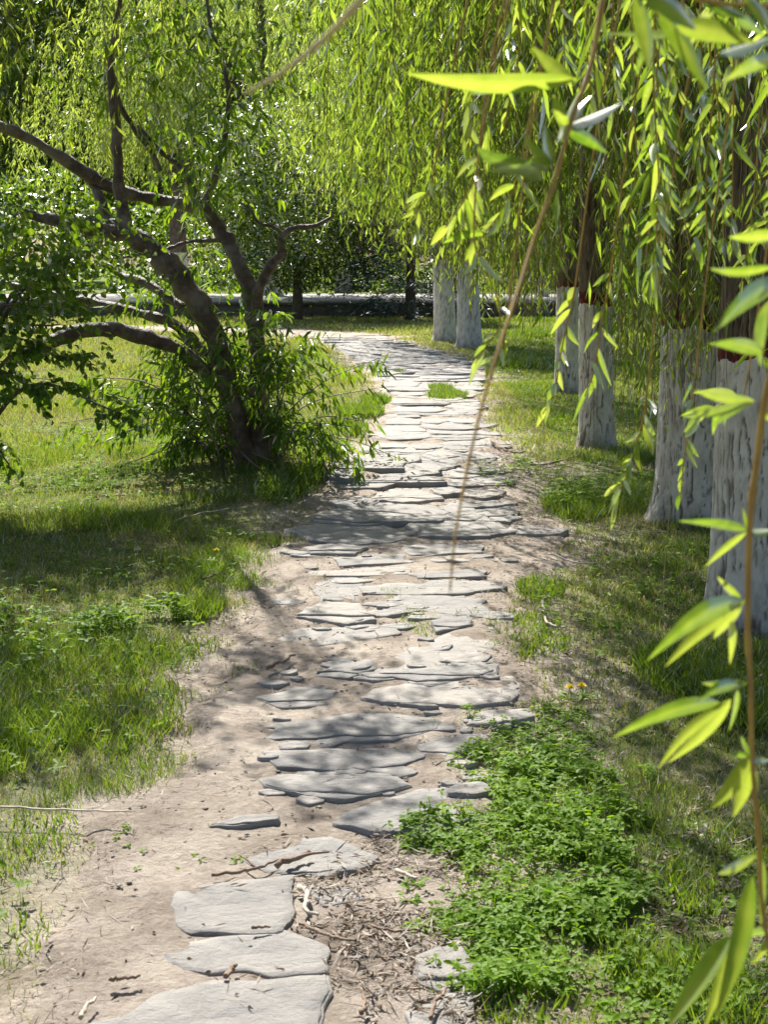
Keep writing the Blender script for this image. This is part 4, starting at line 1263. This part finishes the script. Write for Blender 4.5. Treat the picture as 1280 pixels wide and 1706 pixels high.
# ------------------------------------------------------------------ near willow: trunk outside the frame, long twigs hang in front of the camera
NP = np.array([1.75, 2.6, 0]); NP[2] = float(hz(*NP[:2]))
near_t = willow(0, 0, 'near willow whose long blurred leafy twigs hang in at the right', .16, 1.2, .09, (0, 0), False, 4.6, 1.7, 170, (1.35, 2.3), 26, .085, .013, 2, seed=71, loc=NP[:2])
NO = np.array(near_t.location)

def near_leaf(parent, b, t, wpx, D, dz=0.0, tint=.7, roll=0.0, curl=.12, D2=None):
    """b, t: base and tip pixels; wpx width in pixels; D depth of base; dz tip farther (+)"""
    B = at(*b, D); T = at(*t, (D if D2 is None else D2) + dz)
    ax = T - B; L = np.linalg.norm(ax); ax = ax / L
    view = unit((B + T) / 2 - EYE)
    sd_ = unit(np.cross(ax, view)); up = np.cross(sd_, ax)
    sd2 = sd_ * math.cos(roll) + up * math.sin(roll); up2 = np.cross(sd2, ax)
    W = .86 * wpx * D / FPX / max(.25, abs(math.cos(roll)))
    n = 14
    u = np.linspace(0, 1, n)
    prof = (np.clip(np.sin(np.pi * u ** .72), 0, 1) ** .8) * (1 - .15 * u)
    prof[0] = .07; prof[-1] = .01
    arc = np.sin(np.pi * u) * curl * L
    cen = B + ax * (u * L)[:, None] + (up2 * .55 + sd2 * .8)[None] * arc[:, None]
    cols = []
    for c, fold in ((-1, .30), (-.5, .12), (0, 0), (.5, .12), (1, .30)):
        cols.append(cen + sd2 * (c * W / 2 * prof)[:, None] + up2 * (fold * W / 2 * prof)[:, None])
    V = np.stack(cols, 1)
    off = B
    i = np.arange(n - 1)[:, None] * 5 + np.arange(4)[None]
    g = Geo(); g.add(V.reshape(-1, 3) - off, np.stack([i, i + 1, i + 6, i + 5], -1).reshape(-1, 4),
                      np.clip(tint + np.tile([-.10, 0, .22, 0, -.10], n) + .22 * (np.repeat(rng.random(n), 5) - .5) + .14 * (rng.random(5 * n) - .5) + .15 * np.repeat(u - .5, 5), 0, 1))
    me = g.mesh('leaf', True)
    o = obj('leaf', me, M['willow'], parent, tuple(off - NO))
    return o

def near_branch(pts, rpx, leaves, mat='near_twig', label=None):
    """pts: (px, py, depth); leaves: (bx,by,tx,ty,w,depth,dz,tint,roll,curl)"""
    P = np.array([at(x, y, d) for x, y, d in pts])
    q = spline(P, 40)
    rad = np.linspace(rpx[0], rpx[1], 40) * np.mean([d for _, _, d in pts]) / FPX
    rad = rad * (1 + .35 * (np.arange(40) % 9 == 4))
    g = Geo(); tube(g, q - NO, rad, 8, 0, .05)
    o = obj('hanging_branch', g.mesh('hanging_branch', True), M[mat], near_t)
    if label: o['label'] = label
    for lf in leaves:
        bx, by, tx, ty, wv, D = lf[:6]
        dz, ti, ro, cu = (list(lf[6:]) + [0, .7, 0, .1][len(lf) - 6:])[:4]
        near_leaf(o, (bx, by), (tx, ty), wv, D, dz, ti, ro, cu)
    return o

# the twig that crosses the picture from the top
near_branch([(1030, -120, 1.12), (1005, 0, 1.10), (985, 110, 1.08), (950, 210, 1.06), (925, 300, 1.05), (890, 400, 1.03), (862, 490, 1.0), (832, 580, .97), (800, 690, .94), (775, 800, .91), (758, 900, .88), (750, 985, .86)], (5.2, 1.5),
 [(962, 132, 676, 122, 38, 1.08, -.04, .85, .2, .06), (905, 140, 785, 158, 30, 1.085, .03, .25, 1.15, -.06), (955, 136, 886, 76, 30, 1.08, .02, .8, .1, .05),
  (950, 210, 1036, 172, 20, 1.07, .02, .3, 1.1, .05), (945, 215, 1014, 256, 26, 1.07, .02, .2, .3, .06), (944, 212, 922, 158, 24, 1.07, -.01, .8, .3, .05), (948, 206, 985, 160, 16, 1.07, .02, .7, .6, .05),
  (918, 278, 872, 226, 22, 1.05, .01, .8, .4, .05), (918, 275, 908, 205, 20, 1.05, .02, .75, .5, .05), (915, 285, 795, 245, 30, 1.05, -.09, .12, .5, .1), (905, 300, 812, 285, 26, 1.05, -.06, .35, .4, -.1), (930, 240, 968, 150, 14, 1.06, .02, .8, .7, .05),
  (918, 272, 882, 262, 16, 1.05, .0, .85, .2, .08)],
 label='long bare-ended twig sweeping down past the path')
# the twig down the right edge
near_branch([(1330, 420, .98), (1300, 560, .98), (1275, 670, .98), (1262, 770, .98), (1252, 850, .98), (1248, 940, .98), (1247, 1060, .98), (1252, 1140, .97), (1254, 1260, .96), (1266, 1400, .95), (1270, 1500, .95), (1290, 1620, .94)], (6.5, 4),
 [(1290, 445, 1183, 447, 20, .98, -.02, .6, .3, .1), (1300, 470, 1188, 555, 40, .97, -.05, .15, .5, -.10), (1283, 500, 1268, 612, 26, .98, .02, .2, 1.1, .06), (1275, 588, 1182, 573, 30, .98, -.03, .45, .2, -.06), (1300, 390, 1215, 395, 26, .98, 0, .7, .5, .1),
  (1258, 668, 1158, 650, 20, .98, -.04, .75, .3, .05), (1256, 672, 1148, 684, 20, .98, -.10, .55, .5, .06), (1255, 670, 1188, 712, 17, .98, .0, .2, 1.15, .1), (1270, 690, 1310, 700, 20, .98, 0, .8, .3, .05),
  (1246, 884, 1130, 868, 20, .98, -.02, .2, .7, -.08), (1244, 887, 1174, 946, 15, .98, .02, .85, .3, -.03), (1250, 886, 1292, 882, 18, .98, 0, .3, 1.0, .05), (1246, 884, 1238, 845, 8, .98, 0, .5, .5, .02),
  (1242, 1000, 1078, 1102, 42, .98, -.05, .40, .45, -.14), (1240, 1003, 1108, 1112, 30, .98, -.02, .95, .15, -.06), (1232, 1002, 1190, 1064, 34, .98, .02, .95, .2, .0), (1220, 1035, 1217, 1108, 17, .98, .02, .9, .3, .05),(1235, 1000, 1195, 960, 16, .98, .0, .8, .5, .05),
  (1247, 1138, 1170, 1138, 20, .97, -.02, .75, .2, .04), (1240, 1142, 1162, 1170, 28, .97, -.03, .2, .2, -.12), (1230, 1150, 1215, 1220, 12, .97, .05, .4, .5, .05), (1200, 1170, 1020, 1230, 34, .97, -.04, .45, .45, -.10), (1212, 1172, 1096, 1282, 24, .97, -.02, .95, .3, -.10), (1218, 1165, 1112, 1272, 30, .97, .03, .9, .2, .06),
  (1252, 1262, 1184, 1348, 36, .96, -.02, .9, .2, .06), (1248, 1282, 1222, 1362, 30, .96, .0, .95, .1, .05), (1254, 1282, 1260, 1336, 18, .96, .02, .9, .2, .05), (1250, 1262, 1285, 1266, 16, .96, .0, .3, 1.1, .05), (1248, 1260, 1215, 1255, 14, .96, 0, .2, .5, .05), (1250, 1260, 1235, 1225, 12, .96, .0, .2, .5, .05),
  (1262, 1425, 1196, 1456, 22, .95, -.03, .75, .5, .08), (1255, 1460, 1192, 1700, 44, .95, -.05, .6, .3, .06), (1218, 1560, 1110, 1716, 44, .95, -.06, .5, .4, .0), (1214, 1585, 1172, 1720, 24, .95, -.02, .8, .3, .03), (1270, 1430, 1268, 1545, 18, .95, .0, .45, .6, .08), (1290, 1555, 1230, 1562, 18, .95, 0, .3, 1.2, .03), (1285, 1560, 1252, 1608, 16, .95, .0, .8, .3, .08)],
 label='thick leafy twig hanging down the right edge')
# leaves crowding the top right corner
near_branch([(1040, -60, .95), (1110, -20, .93), (1200, 5, .92), (1330, 10, .92)], (5, 3),
 [(1062, -8, 1082, 118, 34, .93, -.02, .7, .4, .05), (1075, -12, 1160, 50, 38, .93, -.03, .75, .3, .05), (1100, 15, 1180, 150, 36, .93, -.02, .55, .5, .05), (1128, 42, 1260, 72, 44, .92, -.02, .8, .2, .06), (1130, 50, 1010, 55, 16, .92, .1, .4, .6, .08), (1290, 95, 1208, 135, 30, .92, -.02, .6, .4, -.05),
  (1180, 0, 1245, 30, 24, .92, 0, .25, .9, .05), (1200, 90, 1290, 60, 22, .93, .02, .3, 1.1, .05), (1240, -5, 1285, 45, 26, .92, -.02, .8, .3, .05), (1230, 30, 1275, 60, 24, .92, .03, .2, .4, .05), (1088, 60, 1060, 130, 14, .95, .02, .3, 1.1, .05), (1180, 20, 1150, 75, 26, .94, .03, .85, .3, .05)],
 label='leafy twig tip crowding the top right corner')
# straw-coloured blurred twig at the top
near_branch([(650, -70, .74), (600, 0, .75), (545, 60, .76), (470, 120, .77), (408, 156, .78)], (7, 2.2), [], 'straw_twig', 'straw coloured bare twig at the top of the picture')
# middle-distance sprigs, each a short twig with a tassel of leaves
def sprig_near(pts, D, n, Lpx, wpx, tint, spread=1.0, label=None):
    x0, y0 = pts[0]
    full = list(pts)
    if y0 > -60:
        dx = pts[0][0] - pts[1][0]
        full = [(x0 + .5 * dx + 30 + (y0 + 90) * .10, -90), (x0 + .5 * dx + 12 + y0 * .04, y0 * .5 - 30)] + full
    P = spline(np.array([(x, y, 0) for x, y in pts], float), 60)
    leaves = []
    for k in range(n):
        u = .04 + .95 * (k + .8 * random.random()) / n
        i = min(57, max(1, int(u * 59)))
        b = P[i, :2]; t = P[i + 1, :2] - P[i - 1, :2]
        a = math.atan2(t[1], t[0]) + random.choice((-1, 1)) * random.uniform(.15, 1.1) * spread * (1.0 if k < n - 2 else .3)
        L = Lpx * random.uniform(.45, 1.25)
        dirx, diry = math.cos(a), math.sin(a) + .35
        nn = math.hypot(dirx, diry) / random.uniform(.55, 1.0)
        leaves.append((b[0], b[1], b[0] + L * dirx / nn, b[1] + L * diry / nn, wpx * random.uniform(.6, 1.2), D, random.uniform(-.05, .05), min(1, max(0, tint + random.uniform(-.45, .3))), random.choice([.1, .3, .6, .9, 1.2]), random.uniform(-.16, .16)))
    return near_branch([(x, y, D) for x, y in full], (1.8, 1.0), leaves, label=label)
sprig_near([(790, 380), (806, 440), (830, 500), (832, 545), (812, 575), (792, 605)], 1.7, 10, 62, 14, .85)
sprig_near([(842, 560), (835, 580), (822, 600), (818, 618)], 1.7, 5, 70, 15, .8)
sprig_near([(960, 470), (948, 530), (935, 590), (925, 650), (905, 690)], 2.4, 12, 55, 12, .8)
sprig_near([(1020, 440), (1010, 500), (1000, 560), (990, 620), (975, 660)], 2.4, 11, 58, 12, .75)
sprig_near([(1080, 640), (1072, 700), (1055, 760), (1042, 800), (1030, 830)], 2.2, 14, 62, 13, .85)
sprig_near([(1240, 660), (1205, 672), (1175, 690), (1155, 705)], 1.6, 8, 85, 16, .75)
sprig_near([(1160, 620), (1150, 700), (1140, 770), (1135, 830)], 2.0, 10, 50, 11, .5)
sprig_near([(800, 250), (790, 300), (770, 340), (742, 380)], 1.8, 10, 70, 15, .85)
sprig_near([(870, 260), (850, 330), (815, 380), (785, 420)], 1.8, 11, 75, 15, .85)
sprig_near([(800, 100), (790, 150), (788, 200), (780, 250)], 2.2, 10, 62, 14, .8)
sprig_near([(720, 300), (700, 340), (690, 380)], 2.6, 6, 45, 10, .8)
random.seed(5)
for k in range(16):
    x0 = random.uniform(1010, 1300); y1 = random.uniform(150, 520)
    D = random.uniform(2.0, 3.4)
    x1 = x0 + random.uniform(-40, 20)
    sprig_near([(x0, -90), (x0 + random.uniform(-10, 10), y1 * .3), (x0 + random.uniform(-20, 15), y1 * .7), (x1, y1)], D, int((y1 + 90) / 20), 165 / D, 27 / D, random.choice([.4, .6, .8]))
for k in range(6):
    x0 = random.uniform(840, 1000); y1 = random.uniform(80, 220)
    D = random.uniform(2.4, 3.6)
    sprig_near([(x0, -90), (x0 + random.uniform(-10, 10), y1 * .4), (x0 + random.uniform(-20, 20), y1)], D, int((y1 + 90) / 18), 165 / D, 27 / D, random.choice([.4, .65, .8]))
